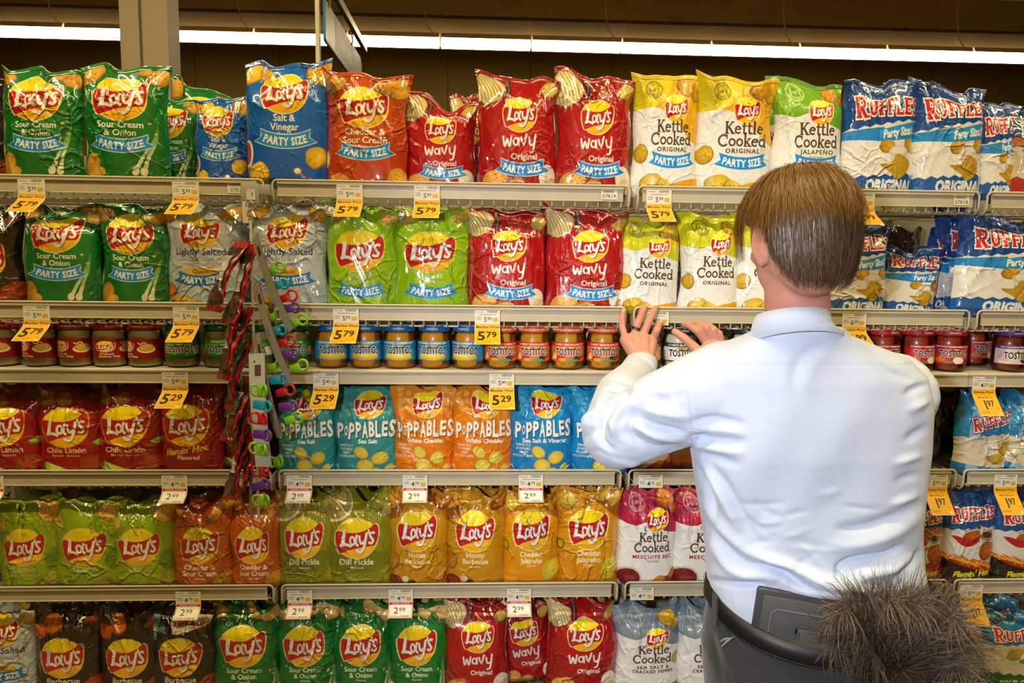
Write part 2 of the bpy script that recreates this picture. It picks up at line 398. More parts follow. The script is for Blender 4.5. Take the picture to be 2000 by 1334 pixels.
reg('cheddar', *classic('b34a12', 'c8691c', ['Cheddar &', 'Sour Cream'], ly=76, lr=31, fs=7.8, logo_line='d9c27a',
    chips=chip(8, 138, 21, .5, 26, 'cf8a28', .7, '8a4310')+chip(76, 130, 19, .9, 27, 'd39028', .6, '8a4310')+chip(92, 138, 12, .8, 28, 'd39028', .8, '8a4310')+chip(20, 6, 18, .1, 29, 'b98428', .6, '80500f')+chip(88, 16, 20, .9, 30, 'bf8a2c', .8, '80500f')), back='9c3f10')
def wavy(party, ly, lr, wy, ws):
    ch = chip(12, 128, 21, -1.2, 31, 'dcc48a', 1.05, '5c3a16', True)+[(stroke([(36, 150), (39, 134), (37, 118)], 6, 3), '4a2a28'), (stroke([(36, 150), (39, 134), (37, 118)], 1.2, 3), '8a7a78')]
    ch += chip(90, 132, 13, 1.2, 32, 'd0ad4a', .7, '8a5a1c', True)
    ch += chip(22, 16, 17, .3, 33, 'd59c4c', .8, '7c2c18')+chip(46, 10, 14, .1, 34, 'd8b368', .6, '7c3c1c', True)+[(ell(88, 22, 11, 15, 16), 'e6dccb'), (ell(92, 12, 10, 10, 16), 'd8c09a')]
    sh = ch+logo(52, ly, lr, lr, line='f0dc9a')+paint(WAVY, 52-1.46*ws, wy, ws, 'f2eeee')
    sh += TX('Original', 58, wy-ws*.62-7.5, 7.2, 'efe6e2', bold=.02)
    if party: sh += banner(wy-ws*.62-20, x0=20, x1=90, th=15, sag=8, cx=56, line='d8dce4')
    return sh+[(rect(0, 144.6, 100, 145.6), 'ecd9d6')], rgrad(50, 80, 80, 'c0141c', '960c14')
reg('wavy_party', *wavy(True, 96, 21, 58, 14), back='8e0c13')
reg('wavy', *wavy(False, 97, 24, 54, 15), back='8e0c13')
lsb = '3a4486'
def lightly():
    sh = chip(12, 140, 17, .4, 41, 'cfa02e', .7, 'a17c24')+chip(88, 138, 16, -.4, 42, 'cfa02e', .7, 'a17c24')+chip(6, 30, 12, 1, 43, 'c8742a', .9, '9a5a20')+chip(26, 10, 20, .1, 44, 'c49a34', .7, '8f7020')
    sh += logo(50, 112, 26, 23, line='f6e9b0')
    sh += TX('Lightly Salted', 50, 80, 9.2, lsb, bold=.02)+TX('50% LESS SODIUM', 50, 71, 5., '6c7898', bold=.0, res=1)
    sh += [(rect(22, 67.5, 78, 68.1), '8a94aa'), (rect(28, 65, 72, 65.6), '8a94aa')]
    sh += banner(44, x0=14, x1=90, th=15, sag=8, c='1678cc')
    sh += [(stroke([(30, 59), (50, 56), (70, 59.5)], 9, 3), 'e6b628')]+TX('Classic', 50, 54, 5.6, '33302a', bold=.01)
    return sh, rgrad(50, 90, 85, 'ccd2de', '9fb0c2', 1.4)
reg('lightly', *lightly(), back='98a9bc')
lmt = dict(tcol='cfe08c')
reg('limon_party', *classic('7fae0a', 'a4cc18', ['Limón'], party=True, ly=86, lr=34, fs=8.4, bo=9, sub='Flavored · Sazonado', tcol='b9cc78', logo_line='c7dc4a',
    chips=chip(20, 136, 14, 1, 51, 'bfa04a', .8, '8c8a2c')+chip(88, 138, 14, .4, 52, 'b9983e', .8, '7c7a24')+smiley(8, 138, 9)+[(stroke([(70, 146), (76, 132), (96, 118)], 2, 4), 'a8cc3a')]), back='6e9c0a')
reg('limon', *classic('7a980c', 'a9bd22', ['Limón'], ly=74, lr=31, fs=9.5, sub='Flavored · Sazonado', tcol='c3c890', logo_line='b9c84a',
    chips=chip(82, 130, 22, -.9, 53, 'c7a040', .7, '866a20')+smiley(6, 128, 8)+chip(14, 108, 13, 1.4, 54, 'b5a242', .7, '86922c')+chip(72, 8, 18, .2, 55, '9c8a30', .7, '6e6a20')+chip(92, 24, 16, .9, 56, '96942c', .8, '6a6c1e')
    +[(stroke([(56, 134), (72, 112), (88, 104)], 1.6, 4), '7c8c1e'), (ell(92, 52, 14, 18, 18), '6c8c14')]), back='66840c')
reg('chile', *classic('8f0a10', 'b3121a', ['Chile Limón'], ly=86, lr=35, fs=8.6, sub='Flavored · Sazonado', tcol='e2c8a0', logo_line='cfa83a', 
    chips=chip(14, 132, 17, .5, 61, 'b07024', .8, '6c1c10')+chip(40, 132, 14, -.6, 62, 'b27a28', .8, '6c1c10')+smiley(10, 140, 8)+lime_wedge(34, 22, 19, -.35)+lime_wedge(96, 66, 12, .5)+chip(84, 24, 17, .4, 63, '9c3c1a', .8, '7a1410')+[(stroke([(70, 148), (80, 136), (98, 128)], 4, 3), '3c6a20')]), back='7e080e')
reg('hot', *classic('8c0a10', 'ad1018', [], ly=88, lr=36, sub=None, logo_line='cfa83a', 
    extra=TX("Flamin' Hot", 48, 42, 10, 'e0cc28', bold=.03, shear=.25, rot=.14)+TX('Flavored', 52, 31, 7, 'e8dcd4', bold=.02)), back='7e080e')
reg('dill', *classic('7c7c12', 'a19c1c', ['Dill Pickle'], ly=81, lr=32, fs=8.6, tcol='e4e2c8', logo_line='ddd9a0',
    chips=[(ell(8, 128, 34, 24, 24), 'd8d8b0'), (ell(8, 130, 32, 22, 24), 'a8924a')]+chip(2, 134, 14, .4, 71, 'b89c4a', .8, '8a7430')+chip(22, 132, 12, 1, 72, 'bba050', .8, '8a7430')+chip(82, 134, 16, .8, 73, '9c9430', .8, '6c6c1c')+chip(92, 120, 10, .8, 74, 'a89a3a', .8, '6c6c1c')
    +[(stroke([(0, 22), (30, 12), (60, 4)], 8, 4), '8c9428'), (rgd := ell(50, 46, 60, 18, 24), rgrad(50, 46, 60, '5f6812', '85851a')), (ell(98, 24, 12, 16, 16), '9a9424')]), back='6c6c10')
reg('honey', *classic('b57c10', 'dba51a', ['Honey', 'Barbecue'], ly=91, lr=32, fs=7.6, tcol='f0e2b8', logo_line='f2e6a8',
    chips=[(np.array([(0, 150), (42, 150), (28, 128), (20, 112), (0, 104)]), '9a5a14')]+chip(10, 134, 17, .5, 81, 'cf922a', .7, '7c4810')+chip(30, 138, 12, .2, 82, 'cf922a', .7, '7c4810')+[(ell(88, 138, 17, 15, 20), '8c3a0c'), (ell(88, 138, 12, 10, 20), 'b5641c'), (stroke([(80, 140), (90, 136), (100, 146)], 3, 3), 'd89a3a')]
    +chip(6, 44, 15, 1.2, 83, 'a87020', .8, '7c4a10')+[(ell(12, 12, 13, 12, 18), '5c160c'), (ell(13, 13, 9, 8, 16), '8c2c14'), (ell(40, 12, 7, 6, 10), '4a1a10'), (ell(30, 18, 6, 5, 10), 'ddd3b8'), (ell(90, 16, 14, 18, 16), 'c08420')]), back='a06c10')
reg('cheddar_jal', *classic('cf8208', 'eeb41c', ['Cheddar', 'Jalapeño'], ly=91, lr=32, fs=7.6, tcol='fbf0cc', logo_line='f8eeb0',
    chips=[(np.array([(50, 150), (100, 150), (100, 104), (84, 112), (66, 130)]), 'b06210')]+chip(16, 132, 15, 1.1, 91, 'e8bc38', .8, 'a8701c')+chip(70, 140, 14, -.5, 92, 'e0a830', .6, 'a8641c')+chip(90, 134, 14, .9, 93, 'dca02c', .6, 'a8641c')
    +chip(84, 30, 20, .8, 94, 'd5bc32', .75, 'b8901c')+chip(8, 10, 20, .1, 95, 'c98a1c', .5, 'a86a14')+[(ring(5, 66, 5, 7, 2.4, 14), '4f7c1c')]), back='b87408')
reg('bbq', *classic('17110e', '3a2c24', ['Barbecue'], ly=72, lr=32, fs=8.6, tcol='e4dcd2', logo_line='e8c860',
    chips=chip(36, 122, 15, .6, 101, 'b5601c', .9, '6a2a10')+chip(14, 112, 14, -.3, 102, 'b04e1a', .8, '6a2a10')+chip(84, 126, 11, .5, 103, '8a3414', .5, '4a1a0c')+chip(90, 22, 19, .9, 104, 'a03a1a', .9, '5a1a10')+chip(76, 14, 12, .2, 105, '8c2c16', .8, '5a1a10')), back='120d0b')
_b = classic('17110e', '3a2c24', ['Barbecue'], ly=72, lr=32, fs=8.6, tcol='e4dcd2', logo_line='e8c860', chips=[(np.array([(0, 150), (22, 150), (14, 100), (4, 88), (0, 96)]), '5a86a8'), (np.array([(4, 140), (16, 120), (12, 106), (2, 118)]), 'a9bcc8'), (np.array([(12, 116), (30, 108), (26, 124)]), '3f7cae')]
    +[(smooth_pts([(36, 134), (84, 144), (92, 132), (84, 122), (46, 108), (38, 114)], 2, True), 'cfc9c0')]+TX("Lay's", 50, 118, 7, 'b01a20', bold=.05, rot=.22)+TX('FOR', 63, 121.5, 6, 'b01a20', bold=.06, rot=.22)+TX("Lay's", 77, 124, 7, 'b01a20', bold=.05, rot=.22)+chip(90, 22, 19, .9, 104, 'a03a1a', .9, '5a1a10')+chip(76, 14, 12, .2, 105, '8c2c16', .8, '5a1a10'))
reg('bbq_badge', *_b, back='120d0b')
def kettle(topc, topc2, flav, fcol, chipc, party, wave=0, sub=None, low=None, lw=17, ly=106):
    sh = []
    white = 'e4e4e4'
    if wave == 0:
        t1 = np.vstack([[(0, 150), (0, 104)], smooth_pts([(0, 104), (30, 106), (52, 98), (70, 82), (84, 70), (100, 62)], 4), [(100, 150)]])
        sh.append((t1, topc2)); sh.append((np.vstack([[(0, 150), (0, 104)], smooth_pts([(0, 104), (24, 106), (38, 112), (52, 128), (60, 150)], 4)]), topc))
    else:
        sh.append((np.vstack([[(0, 150), (0, 104)], smooth_pts([(0, 104), (26, 98), (50, 104), (75, 90), (100, 84)], 4), [(100, 150)]]), topc))
        sh.append((np.vstack([smooth_pts([(62, 150), (74, 120), (100, 96)], 4), [(100, 150)]]), topc2))
    sh += seal(30, 130, 12, low[2])
    sh += chip(78, 134, 16, -.6, len(flav), chipc, .8)+chip(94, 122, 9, .4, 3, chipc, .8)
    sh += logo(62, ly, lw, lw, line='f0dc9a')
    sh += word('Kettle', KG, 58, 77 if party else 73, 14.5, low[0], extra=.035)+word('Cooked', KG, 56, 62 if party else 57, 14.5, low[0], extra=.035)
    y = 54 if party else 47
    for i, s in enumerate(flav):
        sh += TX(s, 57, y-(0 if len(flav) == 1 else 0), 5.2, fcol, bold=.035, sp=1.2, sx=1.15 if len(s) < 13 else .92); y -= 7.6
    if sub: sh += TX(sub, 57, y+2, 3., fcol, bold=.02, res=1)
    if party: sh += banner(y-5, x0=20, x1=94, th=15, sag=7, cx=57)
    sh += low[1]
    return sh, (lambda p: np.tile(col(white), (len(p), 1)))
kb = '4e4038'
yl = [(np.vstack([smooth_pts([(30, 0), (46, 10), (66, 18), (100, 24)], 4), [(100, 0)]]), 'e0a010')]+chip(26, 14, 16, .3, 111, 'c9a828', .9, '9a7a14')+chip(46, 12, 13, -.4, 112, 'cdb040', .7, '9a7a14')+chip(10, 52, 12, 1.4, 113, 'c09c20', .8, '8c6c10')
reg('kettle_party', *kettle('d2c216', 'e2aa14', ['ORIGINAL'], kb, 'c08c18', True, low=(kb, yl, '6a5a10')), rough=.4, back='d8d8d8')
reg('kettle', *kettle('c2c416', 'd5ac12', ['ORIGINAL'], kb, 'b8981e', False, low=(kb, yl, '5a5c10'), wave=1), rough=.4, back='d8d8d8')
gl = [(np.vstack([smooth_pts([(60, 0), (76, 22), (100, 34)], 4), [(100, 0)]]), '6a9a20')]+chip(88, 20, 13, .4, 117, 'c4942c', .8)+[(stroke([(30, 24), (34, 14), (46, 8)], 4, 3, True), '3f7a1c')]
reg('kettle_jal', *kettle('6ca41c', '6ca41c', ['JALAPEÑO'], '3f6a3c', 'cf8a24', True, sub='FLAVORED', low=(kb, gl, 'c9dfa0'), wave=1), rough=.4, back='d8d8d8')
ml = [(np.vstack([smooth_pts([(40, 0), (60, 14), (100, 24)], 4), [(100, 0)]]), '8c2c2c'), (ell(18, 16, 21, 18, 22), 'c9b8b0'), (ell(18, 16, 18, 15, 22), '6e1d1c'), (ell(20, 14, 9, 7, 16), '8c3430')]+chip(66, 10, 14, .7, 118, 'c87a2c', .6)+chip(90, 22, 9, 1.2, 119, 'c87a2c', .6)
reg('kettle_bbq', *kettle('b02044', '8c2034', ['MESQUITE BBQ'], '9c1c3c', 'cf7a2c', False, sub='FLAVORED', low=('5c3636', ml, 'dfb0ba'), wave=1), rough=.36, back='cfcfd2')
gp = [(np.vstack([smooth_pts([(60, 0), (80, 16), (100, 20)], 4), [(100, 0)]]), '7a8490'), (ell(12, 4, 16, 12, 20), '8c6a48'), (ell(12, 5, 13, 9, 20), 'e4e0d8')]+[(ell(12+6*math.cos(k*2.1), 5+5*math.sin(k*1.7), 1.6, 1.2, 6), '33261e') for k in range(9)]+[(ell(96, 62, 8, 12, 12), 'a89c50')]
reg('kettle_pepper', *kettle('7d8b98', '66747f', ['SEA SALT &', 'CRACKED PEPPER'], '3c3433', 'd8aa2c', False, low=('5c3c34', gp, 'bcc6cc'), wave=1, ly=100), rough=.36, back='c4c9cd')
def poppables(c1, c2, flav, dots, bcol='d9c44a', logo_rot=0.):
    rr = random.Random(len(flav)); sh = []
    for i in range(26):
        x, y = rr.uniform(0, 100), rr.uniform(104, 150); sh.append((ell(x, y, rr.uniform(2, 5.5), n=12), dots))
    sh += logo(56, 122, 23, 23, rot=.02)
    L = [('P', 0, 1), ('O', 4.5, .62), ('P', -1, 1.05), ('P', 1.5, 1.0), ('A', 0, 1.05), ('B', 1.5, 1.0), ('L', 0, 1.08), ('E', 1, .95), ('S', -1.5, 1.1)]
    for oc, b, d in ((col(c2)*.6, .06, .8), (col('f2f0ea'), .035, 0)):
        x = 8
        for ch, dy, k in L:
            q = text_loops(ch, b); a = np.vstack(q); w = a[:, 0].max()-a[:, 0].min()
            sx = 11.4*.92; hh = 24*k/.69
            wx = {'O': .52}.get(ch, 1)*8.9
            sh.append(([np.stack([x+d+(l[:, 0]-a[:, 0].min())/w*wx, 68+dy-d+l[:, 1]*hh+(x-50)*.05], 1) for l in q], oc)); x += wx+1.6
    sh += TX(flav, 54, 58, 6.6, 'f2efe4', bold=.03)
    for i, s in enumerate(('PERFECTLY', 'POPPABLE', 'CRISPY', 'POTATO BITES')):
        sh += TX(s, 21, 52-i*6, 4., 'e6e2cc', bold=.01, res=1, sx=.8)
    for i, (x, y, r, a, ry) in enumerate([(44, 42, 11, -.7, .75), (72, 33, 12, .4, .8), (50, 20, 12, -.1, .85), (84, 14, 9, .9, .6), (64, 7, 12, .3, .7), (30, 8, 9, 0, .7)]):
        r = r*1.12
        sh.append((ell(x, y, r, r*ry, 18, a), '9c7c1c')); sh.append((ell(x+.5, y+.6, r*.93, r*ry*.9, 18, a), rgrad(x, y, r, np.clip(col(bcol)*1.1, 0, 1), col(bcol)*.9)))
        for k in range(7):
            t = k*2.4; sh.append((ell(x+math.cos(t)*r*.5*(k/7+.2), y+math.sin(t)*r*ry*.5*(k/7+.2), .7, .5, 5), '8a6c18'))
    sh.append((stroke([(4, 20), (14, 6), (40, 2), (74, 4), (96, 20)], .9, 4), 'e8ecec'))
    return sh, vgrad(0, c2, 150, c1)
reg('pop_teal', *poppables('3f9c9a', '1c7c88', 'Sea Salt', '6ab0a8', 'c9b63c'), rough=.33, back='1c7480')
reg('pop_orange', *poppables('df8a1c', 'd8700f', 'White Cheddar', 'ecaa50'), rough=.33, back='c2640c')
reg('pop_blue', *poppables('1c96d2', '0a74bc', 'Sea Salt & Vinegar', '48aee0'), rough=.33, back='0a68aa')
def zig(y0, y1, amp, n=13, up=1):
    return np.array([(i*100/n, y0+(y1-y0)*i/n+(amp if i % 2 else 0)*up) for i in range(n+1)])
def ruf_party():
    sh = [(np.vstack([zig(84, 100, 3), zig(26, 32, 3.5)[::-1]]), 'e2e1de')]
    sh += [(smooth_pts([(0, 74), (0, 84), (50, 90), (52, 80), (100, 86), (100, 78), (52, 72)], 1, True), '1c88d4')]
    sh += [(np.array([(44, 76), (44, 86), (94, 98), (100, 97), (96, 90), (96, 86)]), '2a96de')]
    sh += TX('Party Size!', 71, 79.5, 9.6, 'eef2f4', bold=.04, rot=.16, shear=.15, sx=.74)
    sh += chip(56, 66, 11, .1, 121, 'bd9224', .75, '8c6a14')+chip(90, 68, 11, -.6, 122, 'bd9224', .75, '8c6a14')+[(ell(72, 60, 14, 8, 18), 'cfc8bc'), (ell(72, 62, 11, 5, 16), 'e6e2da')]
    sh += [(smooth_pts([(46, 44), (62, 46), (70, 58), (88, 50), (86, 36), (72, 26), (62, 34)], 3, True), rgrad(72, 42, 24, 'd0a83a', 'a8841e'))]
    for k in range(7): sh.append((stroke([(62+k*3.6, 52-k*1.0), (64+k*3.2, 42-k), (66+k*2.6, 33-k*.2)], .8, 3), '9a7818'))
    sh += ruffles(56, 104, 22, .05)
    sh += TX('RUFFLES HAVE RIDGES', 54, 141, 3.6, 'b8cbe0', bold=.03, res=1)
    sh += TX('ORIGINAL', 62, 12, 13, 'dfe4e8', bold=.06, sx=.78, shear=.12, rot=0)
    return sh, vgrad(0, '0c5eaa', 150, '10408a')
reg('ruf_party', *ruf_party(), back='10406c')
V['ruf_party']['lift'] = True
def flames(y, c, seed, n=9, x0=0, x1=100):
    rr = random.Random(seed); o = []
    for i in range(n):
        x = x0+(x1-x0)*i/n; yy = y(x)
        p = [(x-4, yy-3), (x+2, yy+rr.uniform(2, 7)), (x-8, yy+rr.uniform(7, 12)), (x+9, yy+rr.uniform(3, 6)), (x+12, yy-4)]
        o.append((smooth_pts(p, 2, True), c))
    return o
def ruf_hot(kind):
    if kind == 'bbq':
        sh = [(np.vstack([zig(88, 94, 3), [(100, 60), (100, 0), (0, 0)]]), 'dcdad6')]
        sh += flames(lambda x: 46-.2*x, 'd8661a', 3)+flames(lambda x: 43-.2*x, 'e8b030', 4)+flames(lambda x: 38-.2*x, 'a8281a', 5)
        sh += [(np.vstack([smooth_pts([(0, 46), (30, 34), (60, 26), (100, 18)], 3), [(100, 0), (0, 0)]]), '1b1414')]
        for k in range(12): sh.append((stroke([(k*9, 0), (k*9+3, 10), (k*9-1, 22), (k*9+2, 34-k*1.6)], .8, 3), '4c2320'))
        base = vgrad(0, '1462a8', 150, '0c4a8a')
    else:
        sh = [(np.vstack([zig(84, 88, 3), [(100, 60), (100, 0), (0, 0)]]), 'c9bd9c')]+flames(lambda x: 92, 'c8641a', 7)
        sh += [(np.vstack([zig(36, 40, 5), [(100, 0), (0, 0)]]), 'a01c14')]+flames(lambda x: 10, 'd2581a', 6)
        base = vgrad(80, '1a3a6a', 150, '2a4a6a')
    sh += [(stroke([(22+k*13, 150-(k % 3)*5), (18+k*13, 138), (24+k*13, 126), (19+k*13, 112)], 2.2, 3), '0a3a70' if kind == 'bbq' else '6c6a50') for k in range(7)]
    sh += [(ell(76, 80, 13, 8, 18), '9c8e88'), (ell(76, 82, 10, 5, 16), '5a201c'), (stroke([(60, 98), (72, 90), (84, 86)], 3, 2), 'd2b078')]
    sh += chip(48, 80, 17, .2, 131, 'c4641c', .5, '7c2c0c', True)+chip(78, 56, 17, .3, 132, 'c9661c', .85, '7c2c0c', True)
    sh += [(smooth_pts([(14, 80), (30, 66), (46, 64), (60, 72), (62, 76), (58, 80), (48, 76), (36, 76), (24, 80)], 3, True), 'b5162a')]
    sh += [(stroke([(58, 76), (66, 80), (68, 86)], 1.8, 3), '6c9a2c')]
    sh += ruffles(52, 106, 20, .07)
    sh += TX("Flamin' Hot", 52, 16, 9, 'ddd41c', bold=.05, shear=.3, rot=.08)
    if kind == 'bbq': sh += TX('BBQ', 54, 3, 11, 'e4e2e0', bold=.05)
    return sh, base
reg('ruf_hot_bbq', *ruf_hot('bbq'), back='141a2c')
reg('ruf_hot_ched', *ruf_hot('ched'), back='1c2438')
def ruf_sour():
    sh = [(np.vstack([zig(86, 94, 3), zig(24, 8, 4)[::-1]]), 'd8d2c0')]
    sh += [(np.vstack([zig(34, 22, 5), [(100, 0), (0, 0)]]), '1d5c26')]
    sh += chip(46, 72, 15, .5, 141, 'c9ac3a', .7, '94781c', True)+chip(86, 60, 16, -.4, 142, 'c4a636', .7, '94781c', True)+[(ell(66, 66, 14, 9, 16), 'f0eee8'), (ell(58, 58, 8, 5, 10), '6a8a3c')]
    sh += ruffles(54, 100, 20, .05)+TX('RUFFLES HAVE RIDGES', 46, 136, 5., 'c8e0ee', bold=.03, res=1, rot=.08)
    sh += TX('SOUR CREAM', 56, 10, 9, 'd2dcd0', bold=.06, sx=.8, shear=.15)
    return sh, vgrad(60, '1467a4', 150, '1f86be')
reg('ruf_sour', *ruf_sour(), back='135c94')
def ruf_gift():
    sh = [(np.array([(18, 150), (34, 150), (30, 0), (14, 0)]), '7cb6d8')]
    sh += [(np.vstack([zig(66, 76, 3), [(100, 20), (60, 16), (0, 24)]]), 'd5cdb8')]
    for k in range(8):
        a = k*PI/4; sh.append((ell(34+9*math.cos(a), 122+9*math.sin(a), 11, 4.5, 12, a), '9ccbe6' if k % 2 else 'c4e0f0'))
    sh += chip(78, 50, 17, .4, 151, 'd0b040', .7, '9c7c20', True)+chip(60, 34, 15, -.3, 152, 'd0b040', .7, '9c7c20', True)
    sh += [(np.array([(40, 60), (62, 66), (66, 42), (44, 36)]), 'e8e8e6')]
    sh += ruffles(58, 88, 19, .22)
    return sh, vgrad(0, '1272b0', 150, '2a93c8')
reg('ruf_gift', *ruf_gift(), back='1668a0')
def ruf_dark():
    sh = [(rect(0, 60, 100, 92), '4a463c'), (ell(60, 80, 14, 10, 14), '3a2620')]+TX('RUFFLES', 50, 116, 15, '6c3038', bold=.06)
    return sh, vgrad(0, '101c30', 150, '0c1524')
reg('ruf_dark', *ruf_dark(), back='0c1420')
# ------------------------------------------------------------------ helpers
def mat(name, c=(.8, .8, .8), rough=.5, metal=0., spec=.5, bump=None, attr=None, noise=None, coat=0., extra=None):
    m = bpy.data.materials.new(name); m.use_nodes = True; nt = m.node_tree; b = nt.nodes['Principled BSDF']
    c4 = tuple(lin(col(c)))+(1,)
    b.inputs['Base Color'].default_value = c4; b.inputs['Roughness'].default_value = rough
    b.inputs['Metallic'].default_value = metal; b.inputs['Specular IOR Level'].default_value = spec; b.inputs['Coat Weight'].default_value = coat
    tc = nt.nodes.new('ShaderNodeTexCoord')
    if attr:
        a = nt.nodes.new('ShaderNodeAttribute'); a.attribute_name = attr; nt.links.new(a.outputs[0], b.inputs['Base Color'])
    if noise:   # gentle wear: (scale, amount)
        n = nt.nodes.new('ShaderNodeTexNoise'); n.inputs['Scale'].default_value = noise[0]; n.inputs['Detail'].default_value = 6
        nt.links.new(tc.outputs['Object'], n.inputs['Vector'])
        mx = nt.nodes.new('ShaderNodeMix'); mx.data_type = 'RGBA'; mx.blend_type = 'MULTIPLY'
        r = nt.nodes.new('ShaderNodeMapRange'); r.inputs[1].default_value = .35; r.inputs[2].default_value = .65; r.inputs[3].default_value = 1-noise[1]; r.inputs[4].default_value = 1
        nt.links.new(n.outputs[0], r.inputs[0]); mx.inputs[0].default_value = 1
        if attr: nt.links.new(a.outputs[0], mx.inputs[6])
        else: mx.inputs[6].default_value = c4
        nt.links.new(r.outputs[0], mx.inputs[7]); nt.links.new(mx.outputs[2], b.inputs['Base Color'])
    if bump:    # (scale, strength, distance)
        n = nt.nodes.new('ShaderNodeTexNoise'); n.inputs['Scale'].default_value = bump[0]; n.inputs['Detail'].default_value = 4
        nt.links.new(tc.outputs['Object'], n.inputs['Vector'])
        u = nt.nodes.new('ShaderNodeBump'); u.inputs['Strength'].default_value = bump[1]; u.inputs['Distance'].default_value = bump[2]
        nt.links.new(n.outputs[0], u.inputs['Height']); nt.links.new(u.outputs[0], b.inputs['Normal'])
    return m
def film(name, rough, amt, spec=.5):
    """printed plastic film with crinkles"""
    m = mat(name, rough=rough, attr='Col', spec=spec); nt = m.node_tree; b = nt.nodes['Principled BSDF']
    tc = nt.nodes.new('ShaderNodeTexCoord'); oi = nt.nodes.new('ShaderNodeObjectInfo')
    ad = nt.nodes.new('ShaderNodeVectorMath'); ad.operation = 'MULTIPLY_ADD'; ad.inputs[1].default_value = (1, 1, 1)
    sc_ = nt.nodes.new('ShaderNodeVectorMath'); sc_.operation = 'SCALE'; sc_.inputs['Scale'].default_value = 40
    cb = nt.nodes.new('ShaderNodeCombineXYZ')
    for i in range(3): nt.links.new(oi.outputs['Random'], cb.inputs[i])
    nt.links.new(cb.outputs[0], sc_.inputs[0]); nt.links.new(tc.outputs['Object'], ad.inputs[0]); nt.links.new(sc_.outputs[0], ad.inputs[2])
    n0 = nt.nodes.new('ShaderNodeTexNoise'); n0.inputs['Scale'].default_value = 9; n0.inputs['Detail'].default_value = 2
    nt.links.new(ad.outputs[0], n0.inputs['Vector'])
    mv = nt.nodes.new('ShaderNodeVectorMath'); mv.operation = 'MULTIPLY_ADD'; mv.inputs[1].default_value = (.10, .10, .10)
    nt.links.new(n0.outputs['Color'], mv.inputs[0]); nt.links.new(ad.outputs[0], mv.inputs[2])
    hs = []
    for scl, wd_, st in ((16, .10, 1.), (38, .16, .35)):
        v = nt.nodes.new('ShaderNodeTexVoronoi'); v.feature = 'DISTANCE_TO_EDGE'; v.inputs['Scale'].default_value = scl
        nt.links.new(mv.outputs[0], v.inputs['Vector'])
        r = nt.nodes.new('ShaderNodeMapRange'); r.interpolation_type = 'SMOOTHSTEP'; r.inputs[1].default_value = 0; r.inputs[2].default_value = wd_; r.inputs[3].default_value = st; r.inputs[4].default_value = 0
        nt.links.new(v.outputs['Distance'], r.inputs[0]); hs.append(r.outputs[0])
    a1 = nt.nodes.new('ShaderNodeMath'); a1.operation = 'ADD'; nt.links.new(hs[0], a1.inputs[0]); nt.links.new(hs[1], a1.inputs[1])
    n1 = nt.nodes.new('ShaderNodeTexNoise'); n1.inputs['Scale'].default_value = 22; n1.inputs['Detail'].default_value = 3; nt.links.new(ad.outputs[0], n1.inputs['Vector'])
    # crinkles fade in and out over the bag
    n2 = nt.nodes.new('ShaderNodeTexNoise'); n2.inputs['Scale'].default_value = 7; nt.links.new(ad.outputs[0], n2.inputs['Vector'])
    r2 = nt.nodes.new('ShaderNodeMapRange'); r2.inputs[1].default_value = .42; r2.inputs[2].default_value = .62; nt.links.new(n2.outputs[0], r2.inputs[0])
    m1 = nt.nodes.new('ShaderNodeMath'); m1.operation = 'MULTIPLY'; nt.links.new(a1.outputs[0], m1.inputs[0]); nt.links.new(r2.outputs[0], m1.inputs[1])
    m2 = nt.nodes.new('ShaderNodeMath'); m2.operation = 'MULTIPLY_ADD'; m2.inputs[1].default_value = .45; nt.links.new(n1.outputs[0], m2.inputs[0]); nt.links.new(m1.outputs[0], m2.inputs[2])
    u = nt.nodes.new('ShaderNodeBump'); u.inputs['Strength'].default_value = amt; u.inputs['Distance'].default_value = .004
    nt.links.new(m2.outputs[0], u.inputs['Height']); nt.links.new(u.outputs[0], b.inputs['Normal'])
    return m
def mesh_np(name, v, f, m=None, smooth=True, cc=None, nrm=None):
    me = bpy.data.meshes.new(name)
    v = np.asarray(v, np.float32)
    if isinstance(f, np.ndarray) and f.ndim == 2:
        n, k = f.shape
        me.vertices.add(len(v)); me.vertices.foreach_set('co', v.ravel())
        me.loops.add(n*k); me.loops.foreach_set('vertex_index', f.ravel().astype(np.int32))
        me.polygons.add(n); me.polygons.foreach_set('loop_start', np.arange(0, n*k, k, dtype=np.int32))
        me.update(calc_edges=True)
    else:
        me.from_pydata(v.tolist(), [], f)
    if smooth: me.polygons.foreach_set('use_smooth', np.ones(len(me.polygons), bool))
    if cc is not None:
        a = me.color_attributes.new('Col', 'FLOAT_COLOR', 'CORNER')
        a.data.foreach_set('color', np.hstack([cc, np.ones((len(cc), 1))]).astype(np.float32).ravel())
    if m: me.materials.append(m)
    if nrm is not None: me.normals_split_custom_set_from_vertices(nrm.tolist())
    return me
def link(name, me, parent=None, loc=None, rot=None):
    o = bpy.data.objects.new(name, me); C.objects.link(o)
    if parent is not None: o.parent = parent
    if loc is not None: o.location = loc
    if rot is not None: o.rotation_euler = rot
    return o
def tag(o, label=None, cat=None, group=None, kind=None):
    if label: o['label'] = label
    if cat: o['category'] = cat
    if group: o['group'] = group
    if kind: o['kind'] = kind
    return o
